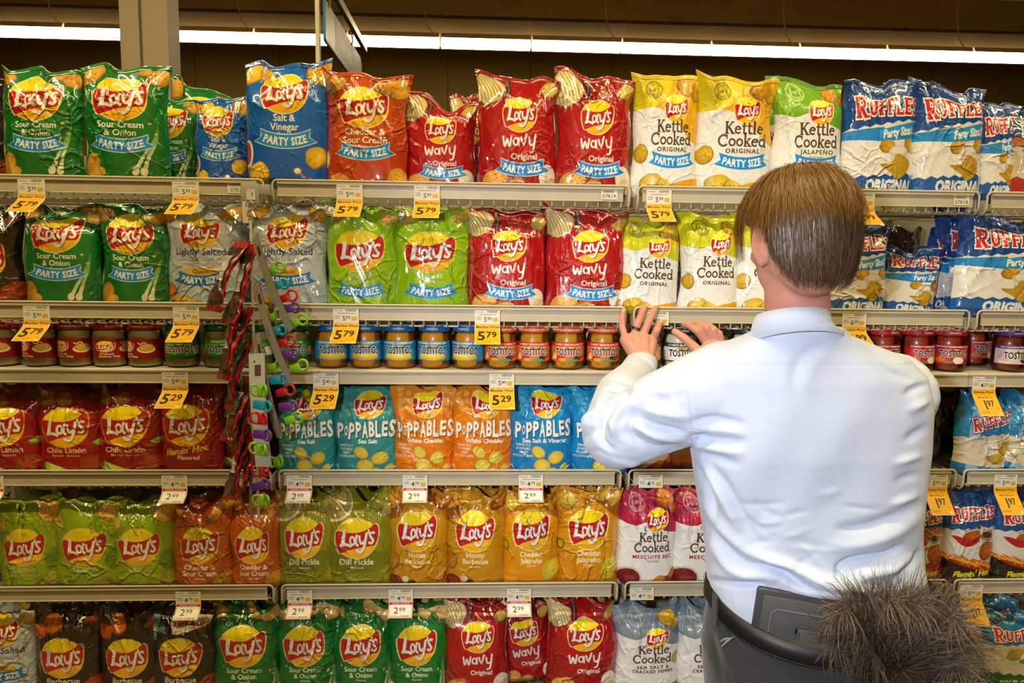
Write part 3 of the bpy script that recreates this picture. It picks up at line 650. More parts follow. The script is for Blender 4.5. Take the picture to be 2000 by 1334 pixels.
class MB:
    """collects boxes, tubes and sheets; build() links them as one mesh object"""
    def __init__(s): s.v = []; s.f = []
    def add(s, v, f):
        n = len(s.v); s.v += [tuple(p) for p in v]; s.f += [tuple(i+n for i in q) for q in f]; return s
    def box(s, x0, x1, y0, y1, z0, z1):
        v = [(x, y, z) for x in (x0, x1) for y in (y0, y1) for z in (z0, z1)]
        return s.add(v, [(0, 1, 3, 2), (4, 6, 7, 5), (0, 4, 5, 1), (2, 3, 7, 6), (0, 2, 6, 4), (1, 5, 7, 3)])
    def bbox(s, x0, x1, y0, y1, z0, z1, b):
        bm = bmesh.new(); bmesh.ops.create_cube(bm, size=1)
        for q in bm.verts: q.co = Vector(((x0+x1)/2+q.co.x*(x1-x0), (y0+y1)/2+q.co.y*(y1-y0), (z0+z1)/2+q.co.z*(z1-z0)))
        bmesh.ops.bevel(bm, geom=list(bm.edges), offset=b, segments=2, affect='EDGES', profile=.5)
        bm.verts.index_update(); s.add([q.co[:] for q in bm.verts], [[w.index for w in f.verts] for f in bm.faces]); bm.free(); return s
    def tube(s, pts, r, n=8, closed=False, caps=True):
        p = np.asarray(pts, float); N = len(p); rr = np.full(N, r) if np.isscalar(r) else np.asarray(r, float)
        d = np.roll(p, -1, 0)-np.roll(p, 1, 0) if closed else np.gradient(p, axis=0)
        d /= np.maximum(np.linalg.norm(d, axis=1), 1e-9)[:, None]
        a = np.cross(d[0], (0, 0, 1.)); a = a if np.linalg.norm(a) > .1 else np.cross(d[0], (1., 0, 0)); V_ = []
        for i in range(N):
            a = a-d[i]*(a@d[i]); a /= np.linalg.norm(a); b = np.cross(d[i], a)
            V_ += [p[i]+rr[i]*(math.cos(2*PI*k/n)*a+math.sin(2*PI*k/n)*b) for k in range(n)]
        f = []
        for i in range(N if closed else N-1):
            j = (i+1) % N
            f += [(i*n+k, i*n+(k+1) % n, j*n+(k+1) % n, j*n+k) for k in range(n)]
        if caps and not closed: f += [tuple(range(n))[::-1], tuple((N-1)*n+k for k in range(n))]
        return s.add(V_, f)
    def lathe(s, prof, n=28, c=(0, 0, 0), cap0=True, cap1=True):
        V_ = [(c[0]+r*math.cos(2*PI*k/n), c[1]+r*math.sin(2*PI*k/n), c[2]+z) for r, z in prof for k in range(n)]
        f = [(i*n+k, i*n+(k+1) % n, (i+1)*n+(k+1) % n, (i+1)*n+k) for i in range(len(prof)-1) for k in range(n)]
        if cap0: f.append(tuple(range(n))[::-1])
        if cap1: f.append(tuple((len(prof)-1)*n+k for k in range(n)))
        return s.add(V_, f)
    def extr(s, prof, x0, x1):
        """closed (y, z) profile pushed along x"""
        n = len(prof); V_ = [(x, y, z) for x in (x0, x1) for y, z in prof]
        return s.add(V_, [(k, (k+1) % n, n+(k+1) % n, n+k) for k in range(n)]+[tuple(range(n))[::-1], tuple(range(n, 2*n))])
    def mesh(s, name, m, smooth=False, auto=None):
        me = bpy.data.meshes.new(name); me.from_pydata(s.v, [], s.f); me.materials.append(m)
        if smooth or auto is not None: me.polygons.foreach_set('use_smooth', np.ones(len(me.polygons), bool))
        if auto is not None: me.set_sharp_from_angle(angle=math.radians(auto))
        return me
    def build(s, name, m, parent=None, smooth=False, auto=None, loc=None):
        return link(name, s.mesh(name, m, smooth, auto), parent, loc)
def empty(name, loc=(0, 0, 0), rot=(0, 0, 0)):
    o = bpy.data.objects.new(name, None); o.empty_display_size = .05; C.objects.link(o); o.location = loc; o.rotation_euler = rot
    return o
M = {}
M['cream'] = mat('cream_enamel', 'b9b09a', .38, noise=(14, .08), spec=.5)
M['wire'] = mat('cream_wire', 'bfb6a0', .35)
M['film_gloss'] = film('glossy_film', .30, 1., .3)
M['film_mid'] = film('satin_film', .34, .7, .3)
M['film_soft'] = film('soft_film', .42, .5, .3)
M['paper'] = mat('printed_paper', rough=.45, attr='Col', spec=.4)
for n_, cw, cr in (('film_gloss', 1., .06), ('film_mid', .6, .10), ('film_soft', .35, .14)):
    M[n_].node_tree.nodes['Principled BSDF'].inputs['Coat Weight'].default_value = cw; M[n_].node_tree.nodes['Principled BSDF'].inputs['Coat Roughness'].default_value = cr; M[n_].node_tree.nodes['Principled BSDF'].inputs['Coat IOR'].default_value = 1.5+.35*cw
def film_for(rough): return M['film_gloss'] if rough < .28 else (M['film_soft'] if rough > .35 else M['film_mid'])
ZS = [1.7639, 1.4561, 1.2924, 1.0247, .7136, .405]       # top edge of each shelf front
SURF = [z-.026 for z in ZS]; SURF[2] = ZS[2]-.004
# ------------------------------------------------------------------ the room
M['floor'] = mat('vinyl_floor', '756b5c', .3, noise=(3, .12))
M['ceil'] = mat('ceiling_paint', 'e2c484', .8, noise=(2, .15))
M['wallp'] = mat('wall_paint', 'a38640', .8, noise=(1.2, .12), bump=(6, .2, .01))
M['beam'] = mat('beam_paint', '8a7450', .6)
M['colm'] = mat('column_paint', 'b9a994', .5, noise=(4, .06))
M['gap'] = mat('dark_trim_paint', '3c2c18', .9)  # dark brown for the thin strip along the top of the beam
XL, XR, YB, YF, ZC = -9., 12., 12.5, -4.2, 5.25
def struct(o): o['kind'] = 'structure'; return o
struct(MB().box(XL, XR, YF, YB, -.1, 0).build('floor', M['floor']))
struct(MB().box(XL, XR, YF, YB, ZC, ZC+.1).build('ceiling', M['ceil']))
struct(MB().box(XL-.1, XL, YF, YB, 0, ZC).build('wall_left', M['wallp']))
struct(MB().box(XR, XR+.1, YF, YB, 0, ZC).build('wall_right', M['wallp']))
struct(MB().box(XL, XR, YF-.1, YF, 0, ZC).build('wall_front', M['wallp']))
wb = struct(MB().box(XL, XR, YB+.02, YB+.12, 0, ZC).build('wall_back', M['wallp']))
pm = MB().box(0, 1.49, -.02, .02, 0, 1.28).mesh('panel', M['wallp'])
for i in range(14):
    for j in range(4):
        link('panel', pm, wb, (XL+i*1.5, YB, j*1.29+.02))

# ceiling panels
# fluorescent batten row hung over the next aisle
M['tube'] = bpy.data.materials.new('lit_tube'); M['tube'].use_nodes = True
_e = M['tube'].node_tree.nodes['Principled BSDF']; _e.inputs['Emission Color'].default_value = (1., .83, .55, 1); _e.inputs['Emission Strength'].default_value = 15.
LY = 8.9
pL, pR = at(0, 58, LY), at(2000, 113, LY); LZ = (at(1000, 86, LY))[2]
struct(MB().box(XL, XR, 9.12, 9.3, LZ-.0, LZ+.37).build('trim_1', M['beam']))
struct(MB().box(XL, XR, 9.10, 9.32, LZ+.37, LZ+.41).build('trim_2', M['gap']))
M['hous'] = mat('lamp_housing', 'cdbb95', .5)
hm = MB().extr([(-.09, .04), (-.05, .11), (.05, .11), (.09, .04)], .01, 1.22).mesh('housing', M['hous'])
tm = MB().extr([(.085*math.cos(t), .062*math.sin(t)-.02) for t in np.linspace(0, 2*PI, 18, endpoint=False)], .012, 1.215).mesh('lens', M['tube'], smooth=False)
wm = MB().tube([(.15, 0, .1), (.05, 0, .22), (0, 0, .5), (0, 0, ZC-LZ)], .008, 6).mesh('hanger', M['hous'])
x = -6.2+.05
for i in range(12):
    r = empty('strip_light', (x, LY, LZ))
    tag(r, 'lit fluorescent strip light in the ceiling row, %s segment from the left end' % ['first', 'second', 'third', 'fourth', 'fifth', 'sixth', 'seventh', 'eighth', 'ninth', 'tenth', 'eleventh', 'twelfth'][i], 'light', 'fluorescent strip lights in the ceiling row')
    link('housing', hm, r); link('lens', tm, r)
    if i % 2 == 0: link('hanger', wm, r, (1.0, 0, 0))
    x += 1.235
# steel column behind the shelves
cx0, cx1 = at(233, 60, 3.2)[0], at(328, 60, 3.2)[0]
cb = MB(); w = cx1-cx0
cb.bbox(cx0, cx0+w*.40, 3.2, 3.4, 0, ZC, .006); cb.bbox(cx0+w*.46, cx1, 3.2, 3.4, 0, ZC, .006); cb.box(cx0+w*.38, cx0+w*.48, 3.235, 3.38, 0, ZC)
tag(cb.build('column', M['colm']), kind='structure')
# hanging aisle marker
M['alu'] = mat('brushed_metal', 'b6b2a6', .3, metal=.8)
M['signface'] = mat('sign_paint', 'a09e92', .4); M['signblack'] = mat('sign_frame', '2c2a26', .5); M['sigblue'] = mat('sign_edge', '2c7ab0', .4)
M['signtext'] = mat('sign_lettering', 'd8d6cc', .5)
Y1, Y2 = 3.04, 4.57
xs_ = at(634, 40, Y1)[0]; zb_s, zt_s = at(634, 76, Y1)[2], at(634, -3, Y1)[2]
sg = empty('aisle_sign', (xs_, Y1, zb_s)); tag(sg, 'grey hanging aisle sign reading juices, seen almost edge-on', 'sign')
hs_, ls_ = zt_s-zb_s, Y2-Y1
prof = [(0, 0), (ls_-.05, 0), (ls_, .03), (ls_, hs_-.05), (ls_-.07, hs_), (0, hs_)]
n = len(prof)
MB().add([(-.006, a, b) for a, b in prof]+[(.006, a, b) for a, b in prof], [tuple(range(n)), tuple(range(n, 2*n))[::-1]]+[((k+1) % n, k, n+k, n+(k+1) % n) for k in range(n)]).build('board', M['signface'], sg)
MB().box(-.008, .008, -.012, 0, 0, hs_).build('front_edge', M['sigblue'], sg); MB().box(-.007, .007, 0, ls_, -.014, 0).build('lower_edge', M['signblack'], sg)
v, f, cc = art_mesh(100, 40, TX('juices', 50, 12, 21, 'e0d8c4', bold=.015), lambda p: np.tile(hx('a09e92'), (len(p), 1)), step=8)
link('lettering', mesh_np('lettering', np.stack([np.full(len(v), .0072), .34+v[:, 0]/100*.80, .02+v[:, 1]/40*.20], 1), f, M['paper'], False, cc), sg)
re_ = np.array(at(712, 96, Y2))-np.array([xs_, Y1, zb_s])
MB().box(re_[0]-.012, re_[0]+.012, -1.2, re_[1], re_[2]-.02, re_[2]+.02).build('hanging_rail', M['signblack'], sg)
MB().box(re_[0]+.012, re_[0]+.02, -1.2, re_[1], re_[2]-.02, re_[2]+.03).build('rail_trim', M['alu'], sg)
for yy in (.10, 1.0):
    MB().tube(smooth_pts([(re_[0]*.3, yy, hs_-.02), (re_[0]*.3, yy+.05, hs_+.02), (re_[0]*.5, yy-.03, hs_+.06), (re_[0], yy+.02, re_[2]-.03), (re_[0], yy-.04, re_[2]-.0)], 4), .006, 6).build('hook', M['alu'], sg, smooth=True)
pp = at(621, 60, 3.3)
po = MB().bbox(pp[0]-.014, pp[0]+.014, 3.28, 3.32, 1.4, ZC, .002).build('sign_pole', M['alu']); tag(po, 'square silver pole beside the hanging aisle sign', 'pole')
# ------------------------------------------------------------------ shelving
BAY = .9144
M['back'] = mat('back_panel_paint', '8d8a80', .5, noise=(5, .1)); M['slot'] = mat('upright_paint', '6e6a5e', .5)
un = empty('shelving_unit', (0, 0, 0)); tag(un, 'long cream metal shelving frame carrying all shelves of bags and jars', 'shelving')
for k in range(-1, 3):
    for j in range(3):
        MB().box(k*BAY+.012, k*BAY+BAY-.012, .47, .485, .12+j*.585, .12+j*.585+.575).build('back_panel', M['back'], un)
for k in range(-1, 4):
    MB().bbox(k*BAY-.015, k*BAY+.015, .455, .50, 0, 1.9, .002).build('upright', M['slot'], un)
    MB().bbox(k*BAY-.02, k*BAY+.02, .0, .46, 0, .11, .004).build('foot', M['slot'], un)
for k in range(-1, 3):
    MB().bbox(k*BAY+.02, k*BAY+BAY-.02, .03, .045, .0, .12, .003).build('kick_plate', M['cream'], un)
def rrect(x0, x1, z0, z1, r, y):
    p = []
    for cx_, cz_, a0 in ((x1-r, z1-r, 0), (x0+r, z1-r, 90), (x0+r, z0+r, 180), (x1-r, z0+r, 270)):
        p += [(cx_+r*math.cos(math.radians(a0+t)), y, cz_+r*math.sin(math.radians(a0+t))) for t in (0, 22, 45, 68, 90)]
    return p
def rail(x0, x1):
    q = rrect(x0, x1, -.052, 0, .012, 0)      # right top, left top, left bottom, right bottom
    return [(x1, .05, -.056), (x1, .012, -.056)]+[(x1, .003, -.046), (x1, 0, -.040)]+q[:10]+[(x0, 0, -.040), (x0, .003, -.046), (x0, .012, -.056), (x0, .05, -.056)]
NW = 30
CHN = [(0.0, -.006), (-.004, -.004), (-.004, -.0095), (.0005, -.011), (.0005, -.037), (-.001, -.038), (-.001, -.0395), (.004, -.0395), (.004, -.006)]
rows = ['top', 'second', 'jar', 'fourth', 'fifth', 'bottom']
bayn = ['far left', 'middle left', 'middle right', 'far right']
G = .011
wmesh = {}
def wires_mesh(dz):
    if dz not in wmesh:
        wmesh[dz] = MB().tube([(0, .0035, -.036), (0, .0035, -.042-dz), (0, .010, -.046-dz), (0, .03, -.046-dz+.004), (0, .45, -.046-dz+.004)], .0019, 6).mesh('wire', M['wire'], smooth=True)
    return wmesh[dz]
for s in range(6):
    for k in range(-1, 3):
        x0, x1 = k*BAY+G, (k+1)*BAY-G
        if s == 2:
            r = empty('metal_shelf', (0, 0, ZS[s])); tag(r, f'solid cream metal shelf carrying the dip jars, {bayn[k+1]} bay', 'shelf', 'shelves of the jar row')
            x0, x1 = k*BAY+.001, (k+1)*BAY-.001
            MB().bbox(x0, x1, .0, .45, -.018, -.004, .0015).build('deck', M['cream'], r, auto=30)
            MB().extr([(-.002, -.002), (-.005, -.006), (-.005, -.010), (-.002, -.012), (-.002, -.036), (-.003, -.0375), (-.003, -.040), (.004, -.040), (.004, -.002)], x0, x1).build('price_channel', M['cream'], r)
            continue
        r = empty('wire_shelf', (0, 0, ZS[s])); tag(r, f'cream wire shelf with rounded front rail, {rows[s]} level, {bayn[k+1]} bay', 'shelf', 'wire shelves of the chip rack')
        MB().tube(rail(x0, x1), .0028, 8).build('front_rail', M['wire'], r, smooth=True)
        xa, xb = x0+.012, x1-.016
        MB().extr(CHN, xa, xb).build('price_channel', M['cream'], r)
        dz = .010 if s < 2 else .003
        wmh = wires_mesh(dz)
        for i in range(NW):
            link('wire', wmh, r, (x0+.02+(x1-x0-.04)*i/(NW-1), 0, 0))
        for yy in (.03, .2, .38):
            MB().tube([(x0+.005, yy, -.046-dz), (x1-.005, yy, -.046-dz)], .0026, 6).build('cross_wire', M['wire'], r, smooth=True)
        MB().box(x0, x0+.003, .01, .45, -.05, -.02).build('side_bracket', M['cream'], r)
        MB().box(x1-.003, x1, .01, .45, -.05, -.02).build('side_bracket', M['cream'], r)
# ------------------------------------------------------------------ chip bags
def sstep(a, b, x):
    t = np.clip((x-a)/(b-a), 0, 1); return t*t*(3-2*t)
def bag_surface(P):
    rr = random.Random(P['seed']); W, H, T = P['W'], P['H'], P['T']
    folds = []
    for i in range(P.get('nf', 22)):
        top = rr.random() < .6
        s0, t0 = rr.uniform(-.95, .95), (rr.uniform(.66, .98) if top else rr.uniform(.04, .7))
        if not top and abs(s0) < .5: s0 = math.copysign(rr.uniform(.55, .98), s0)
        ang = rr.gauss(PI/2, .5) if top else rr.uniform(0, PI)
        folds.append((s0, t0, math.cos(ang), math.sin(ang), rr.uniform(.12, .4), rr.uniform(.012, .04), rr.choice((-1, 1, 1))*rr.uniform(.0018, .0050)*P.get('crumple', 1)*(1 if top else .6)))
    fan = []
    if rr.random() < P.get('fanp', .8):
        sc_, tc_ = rr.uniform(-.35, .35), rr.uniform(.50, .74)
        for i in range(rr.randint(3, 6)):
            s1 = sc_+rr.uniform(-.75, .75); fan.append((sc_+rr.uniform(-.05, .05), tc_+rr.uniform(-.05, .08), s1, rr.uniform(.88, .99), rr.uniform(.010, .018), rr.uniform(.0016, .0034)))
    w1 = [(rr.uniform(2, 6), rr.uniform(2, 7), rr.uniform(0, 6.3), rr.uniform(.4, 1)) for _ in range(6)]
    sm = [(rr.uniform(2.5, 5), rr.uniform(0, 6.3)) for _ in range(3)]
    ear = (rr.uniform(-.02, .02), rr.uniform(-.02, .02)); cl = rr.uniform(-.011, .006); flop = P.get('flop', rr.uniform(-.012, .03))
    dip, ds, dw = P.get('dip', rr.uniform(0, .013)), P.get('ds', rr.uniform(-.3, .3)), P.get('dw', .5)
    sl = P.get('slope', 0.)
    def F(x, y, side=-1):
        s = (np.asarray(x)-50)/50; t = np.asarray(y)/BH
        bot = np.clip(t/.10, 0, 1)**.5; topf = np.clip((1.0-t)/.36, 0, 1); topf = np.sin(topf*PI/2)**.9
        es = np.clip(1-np.abs(s)**2.8, 0, 1)**.62
        d = T/2*es*(bot*topf)
        narrow = .055*np.sin(np.clip(t, 0, 1)*PI)**.7*(1 if T > .03 else .3)
        wv = sum(a*np.sin(p*s+q*t*2.2+c) for p, q, c, a in w1)
        X = s*W/2*(1-narrow)*(.985+.045*sstep(.84, 1., t)-.02*(1-sstep(0, .12, t)))+.0018*wv*np.abs(s)
        nz = sum(a*np.abs(np.sin(q*s*.9+p*t*1.7+c)) for p, q, c, a in w1)-2.2
        ts = sstep(.62, .92, t)
        disp = nz*(.0010+.0022*ts)*np.clip(es*1.3, 0, 1)
        for s0, t0, ca, sa, L, w, A in folds:
            u, v = (s-s0)*.66, (t-t0); al = u*ca+v*sa; ac = -u*sa+v*ca
            disp = disp+A*np.exp(-(al/L)**2)*np.exp(-np.abs(ac/w)**1.3)
        for sa, ta, sb, tb, w, A in fan:
            ux, uy = (sb-sa)*.66, tb-ta; LL = math.hypot(ux, uy); al = ((s-sa)*.66*ux+(t-ta)*uy)/LL; ac = np.abs(-(s-sa)*.66*uy+(t-ta)*ux)/LL
            disp = disp+A*np.clip(1-ac/w, 0, 1)*sstep(0, .06, al)*(1-sstep(LL-.05, LL+.02, al))
        disp = disp*(.25+.75*np.clip((1-np.abs(s))*6, 0, 1))*np.clip(t/.04, 0, 1)
        Yd = side*(d+disp*1.0) if side < 0 else d*.9
        if side > 0: pass
        else: Yd = -(d+disp)
        # top seam wanders, ears bend
        topw = sstep(.70, 1., t)
        cv = sum(.0052*np.sin(f_*s*1.6+c_) for f_, c_ in sm)
        Yd = Yd+topw*(cv*1.6+ear[0]*np.clip(s, 0, 1)**2+ear[1]*np.clip(-s, 0, 1)**2)+flop*sstep(.6, 1, t)**1.5
        Z = t*H+topw*(cv+cl*s-dip*np.exp(-((s-ds)/dw)**2)+sl*s)
        Z = Z-np.abs(flop)*.3*topw
        return np.stack([X, Yd, Z], -1)
    return F
def normals_of(F, x, y, e=.35):
    a = F(x+e, y)-F(x-e, y); b = F(x, y+e)-F(x, y-e); n = np.cross(a, b)
    return n/np.maximum(np.linalg.norm(n, axis=1), 1e-9)[:, None]
BAGN = [0]
HSEAL = 4
def make_bag(kind, W, H, T, loc, rot=(0, 0, 0), label='', group=None, **k):
    d = V[kind]
    if d['mesh'] is None: d['mesh'] = art_mesh(BW, BH, d['sh'], d['base'], step=2.6)
    v2, f, cc = d['mesh']; BAGN[0] += 1
    P = dict(W=W, H=H, T=T, seed=k.pop('seed', BAGN[0]*7+3)); P.update(k); F = bag_surface(P)
    v = F(v2[:, 0], v2[:, 1]); n = normals_of(F, v2[:, 0], v2[:, 1])
    # plain back of the pouch
    gx, gy = np.meshgrid(np.linspace(0, 100, 11), np.linspace(0, 150, 15)); bx, by = gx.ravel(), gy.ravel()
    vb = F(bx, by, 1); nb = np.cross(F(bx, by+.4, 1)-F(bx, by-.4, 1), F(bx+.4, by, 1)-F(bx-.4, by, 1)); nb /= np.maximum(np.linalg.norm(nb, axis=1), 1e-9)[:, None]
    q = np.array([(j*11+i, (j+1)*11+i, (j+1)*11+i+1, j*11+i+1) for j in range(14) for i in range(10)])
    fb = np.vstack([q[:, [0, 1, 2]], q[:, [0, 2, 3]]])+len(v)
    bc = lin(col(d['back'] or '888888'))
    me = mesh_np('chip_bag', np.vstack([v, vb]), np.vstack([f, fb]), film_for(d['rough']), True, np.vstack([cc, np.tile(bc, (len(fb)*3, 1))]), np.vstack([n, nb]))
    o = link('chip_bag', me, None, loc, rot); tag(o, label, 'chip bag', group)
    # crimped top seal
    nx = 26; sx = np.linspace(0, 100, nx); pv = []; 
    for j, yy in enumerate((145.2, 146.6, 148, 149.4, 150.6)):
        p = F(sx, np.full(nx, min(yy, 150.)))
        p[:, 1] -= .0014+(.0009 if j % 2 else 0); p[:, 2] += max(0, yy-150)/150*H
        pv.append(p)
    pv.append(pv[-1]+np.array([0, .004, 0]))
    pv = np.vstack(pv); qf = np.array([(j*nx+i, j*nx+i+1, (j+1)*nx+i+1, (j+1)*nx+i) for j in range(5) for i in range(nx-1)])
    sc_ = lin(col(d['seal'])) if d.get('seal') is not None else None
    if sc_ is None:
        top = lin(np.atleast_2d(d['base'](np.array([[50., 149.]])))[0]) if callable(d['base']) else bc
        if kind.startswith('kettle'): top = lin(col({'kettle_party': 'd2b216', 'kettle': 'c2c416', 'kettle_jal': '4c8414', 'kettle_bbq': 'a81c3c', 'kettle_pepper': '6c7a88'}[kind]))
        sc_ = top*.92
    sm_ = mesh_np('top_seal', pv, qf, film_for(d['rough']), True, np.tile(sc_, (len(qf)*4, 1)))
    link('top_seal', sm_, o)
    return o
ordn = ['first', 'second', 'third', 'fourth', 'fifth', 'sixth', 'seventh', 'eighth', 'ninth', 'tenth']
KL = dict(sco_party='green sour cream and onion party bag', sco='green sour cream and onion chip bag', sv_party='blue salt and vinegar party bag', cheddar_party='orange-red cheddar and sour cream party bag', cheddar='burnt-orange cheddar and sour cream chip bag',
          wavy_party='red wavy original party bag', wavy='red wavy original chip bag', lightly='pale grey-blue lightly salted chip bag', limon_party='lime-green limón party bag', limon='yellow-green limón chip bag', chile='dark red chile limón chip bag', hot='dark red chip bag, yellow lettering',
          dill='olive dill pickle chip bag', honey='golden honey barbecue chip bag', cheddar_jal='orange-yellow cheddar jalapeño chip bag', bbq='black barbecue chip bag', bbq_badge='black barbecue bag with white badge', kettle_party='yellow-topped white kettle party bag', kettle='lime-topped white kettle cooked bag', kettle_jal='green-topped white jalapeño kettle bag',
          kettle_bbq='crimson-topped mesquite kettle bag', kettle_pepper='grey cracked pepper kettle bag', pop_teal='teal sea salt popped-chip bag', pop_orange='orange white cheddar popped-chip bag', pop_blue='bright blue popped-chip bag', ruf_party='navy and white ridged-chip bag', ruf_hot_bbq='blue-black ridged-chip bag with flames',
          ruf_hot_ched='red and cream ridged-chip bag', ruf_sour='blue ridged-chip bag with green foot', ruf_gift='light blue bag with printed bow', ruf_dark='dark navy ridged-chip bag')
rown = ['on top shelf', 'on second shelf', '', 'below the jars', 'on fifth shelf', 'on lowest shelf']
# kind, left px, right px, top px left, top px right, options: y depth of the bag's middle, rl roll in degrees, note
BAGS = {
 0: [('bbq', -100, 14, 150, 160, dict(y=.12)), ('sco_party', 4, 164, 124, 134, dict(dip=.008, ds=.9, seed=71)), ('sco_party', 160, 330, 122, 130, dict(rl=1, seed=17)), ('sco_party', 288, 388, 178, 190, dict(y=.13, dip=0, flop=.03)),
     ('sco_party', 330, 470, 140, 200, dict(y=.27, T=.09)), ('sv_party', 380, 488, 190, 194, dict(y=.085)), ('sv_party', 480, 645, 116, 118, dict(seed=9)), ('cheddar_party', 636, 798, 133, 146, dict(seed=101)),
     ('wavy_party', 786, 930, 176, 196, dict(dip=.035, ds=.25, dw=.42, y=.075)), ('wavy_party', 880, 960, 180, 190, dict(y=.17)), ('wavy_party', 932, 1088, 130, 148, dict(seed=33)), ('wavy_party', 1084, 1234, 138, 156, dict(seed=34)),
     ('kettle_party', 1234, 1364, 138, 146, {}), ('kettle_party', 1356, 1510, 141, 153, {}), ('kettle_jal', 1462, 1560, 172, 180, dict(y=.17)), ('kettle_jal', 1506, 1646, 138, 160, {}),
     ('ruf_party', 1640, 1786, 153, 158, {}), ('ruf_party', 1730, 1830, 156, 160, dict(y=.19)), ('ruf_party', 1776, 1920, 154, 162, {}), ('ruf_party', 1898, 1982, 200, 204, dict(y=.07)), ('ruf_hot_ched', 1968, 2080, 205, 210, {})],
 1: [('bbq', -90, 48, 395, 405, dict(y=.09)), ('sco_party', 46, 200, 393, 397, {}), ('sco_party', 198, 336, 398, 402, {}), ('lightly', 326, 472, 398, 402, {}), ('lightly', 488, 642, 400, 396, {}),
     ('limon_party', 636, 778, 386, 400, {}), ('limon_party', 768, 918, 392, 402, {}), ('wavy_party', 910, 1068, 378, 396, {}), ('wavy_party', 1064, 1226, 392, 398, {}),
     ('kettle', 1200, 1324, 420, 428, dict(rl=2)), ('kettle', 1262, 1340, 424, 428, dict(y=.14)), ('kettle', 1326, 1446, 414, 420, {}), ('kettle', 1430, 1570, 412, 420, {}),
     ('kettle', 1556, 1612, 424, 428, dict(y=.10)), ('ruf_party', 1600, 1732, 425, 436, {}), ('ruf_dark', 1720, 1800, 440, 450, dict(y=.26)), ('ruf_party', 1706, 1826, 490, 462, dict(rl=6, y=.09, dip=.02)), ('ruf_party', 1788, 1884, 452, 440, dict(rl=10, y=.15)), ('ruf_party', 1858, 2030, 398, 430, dict(rl=3)),
     ('ruf_party', 1998, 2120, 420, 430, dict(y=.12))],
 3: [('chile', -48, 84, 752, 752, {}), ('chile', 74, 208, 758, 756, {}), ('chile', 188, 322, 752, 752, {}), ('hot', 312, 436, 756, 752, {}), ('chile', 424, 520, 756, 756, dict(y=.11)), ('pop_teal', 540, 658, 754, 756, {}), ('pop_teal', 652, 780, 752, 756, {}),
     ('pop_orange', 766, 890, 750, 752, {}), ('pop_orange', 880, 1004, 752, 752, {}), ('pop_blue', 994, 1120, 750, 752, {}), ('pop_blue', 1114, 1226, 752, 756, {}), ('kettle_bbq', 1216, 1316, 756, 756, dict(y=.1)), ('cheddar_jal', 1290, 1392, 758, 758, dict(y=.12)), 
     ('cheddar_jal', 1392, 1500, 758, 758, {}), ('honey', 1500, 1606, 758, 758, {}), ('dill', 1606, 1712, 758, 758, {}), ('ruf_dark', 1812, 1880, 758, 760, dict(y=.17)), ('ruf_gift', 1862, 1976, 758, 762, {}), ('ruf_gift', 1946, 2070, 776, 762, dict(rl=8, y=.035))],
 4: [('limon', -100, 8, 966, 970, dict(y=.1)), ('limon', -4, 128, 964, 974, {}), ('limon', 104, 250, 962, 972, dict(dip=.012)), ('limon', 216, 350, 966, 972, dict(dip=.012)), ('cheddar', 338, 460, 972, 966, dict(dip=.02)), ('cheddar', 448, 556, 972, 966, {}),
     ('dill', 540, 660, 952, 958, {}), ('dill', 634, 770, 954, 960, {}), ('honey', 758, 878, 952, 958, {}), ('honey', 870, 990, 960, 956, {}), ('cheddar_jal', 980, 1094, 952, 956, {}), ('cheddar_jal', 1086, 1210, 950, 950, {}), 
     ('kettle_bbq', 1204, 1322, 954, 954, {}), ('kettle_bbq', 1280, 1350, 952, 956, dict(y=.16)), ('kettle_bbq', 1310, 1440, 956, 958, {}), ('kettle_bbq', 1440, 1556, 956, 958, {}), ('ruf_sour', 1560, 1680, 960, 958, {}), ('ruf_hot_ched', 1730, 1842, 970, 966, {}), ('ruf_hot_bbq', 1830, 1942, 960, 952, {}), ('ruf_party', 1880, 1990, 950, 950, dict(y=.19)), ('ruf_hot_bbq', 1930, 2050, 966, 958, {})],
 5: [('lightly', -60, 84, 1178, 1178, {}), ('bbq', 66, 204, 1176, 1180, {}), ('bbq', 194, 324, 1178, 1182, {}), ('bbq_badge', 292, 430, 1178, 1180, {}), ('sco', 414, 552, 1172, 1176, {}), ('sco', 540, 662, 1172, 1176, {}), ('sco', 648, 770, 1172, 1176, {}), ('sco', 758, 876, 1172, 1176, {}),
     ('wavy', 866, 994, 1168, 1172, {}), ('wavy', 976, 1090, 1164, 1176, dict(rl=-7, y=.10, dip=.015)), ('wavy', 1066, 1206, 1166, 1168, {}), ('kettle_pepper', 1200, 1326, 1186, 1178, {}), ('kettle_pepper', 1190, 1262, 1166, 1170, dict(y=.17)), ('kettle_pepper', 1318, 1440, 1182, 1180, {}),
     ('kettle_pepper', 1440, 1556, 1182, 1182, {}), ('ruf_sour', 1566, 1686, 1196, 1200, {}), ('ruf_sour', 1796, 1918, 1196, 1200, {}), ('ruf_sour', 1890, 1990, 1166, 1170, dict(y=.18)), ('ruf_sour', 1908, 2040, 1196, 1192, {})],
}
place = ['first', 'second', 'third', 'fourth', 'fifth', 'sixth', 'seventh']
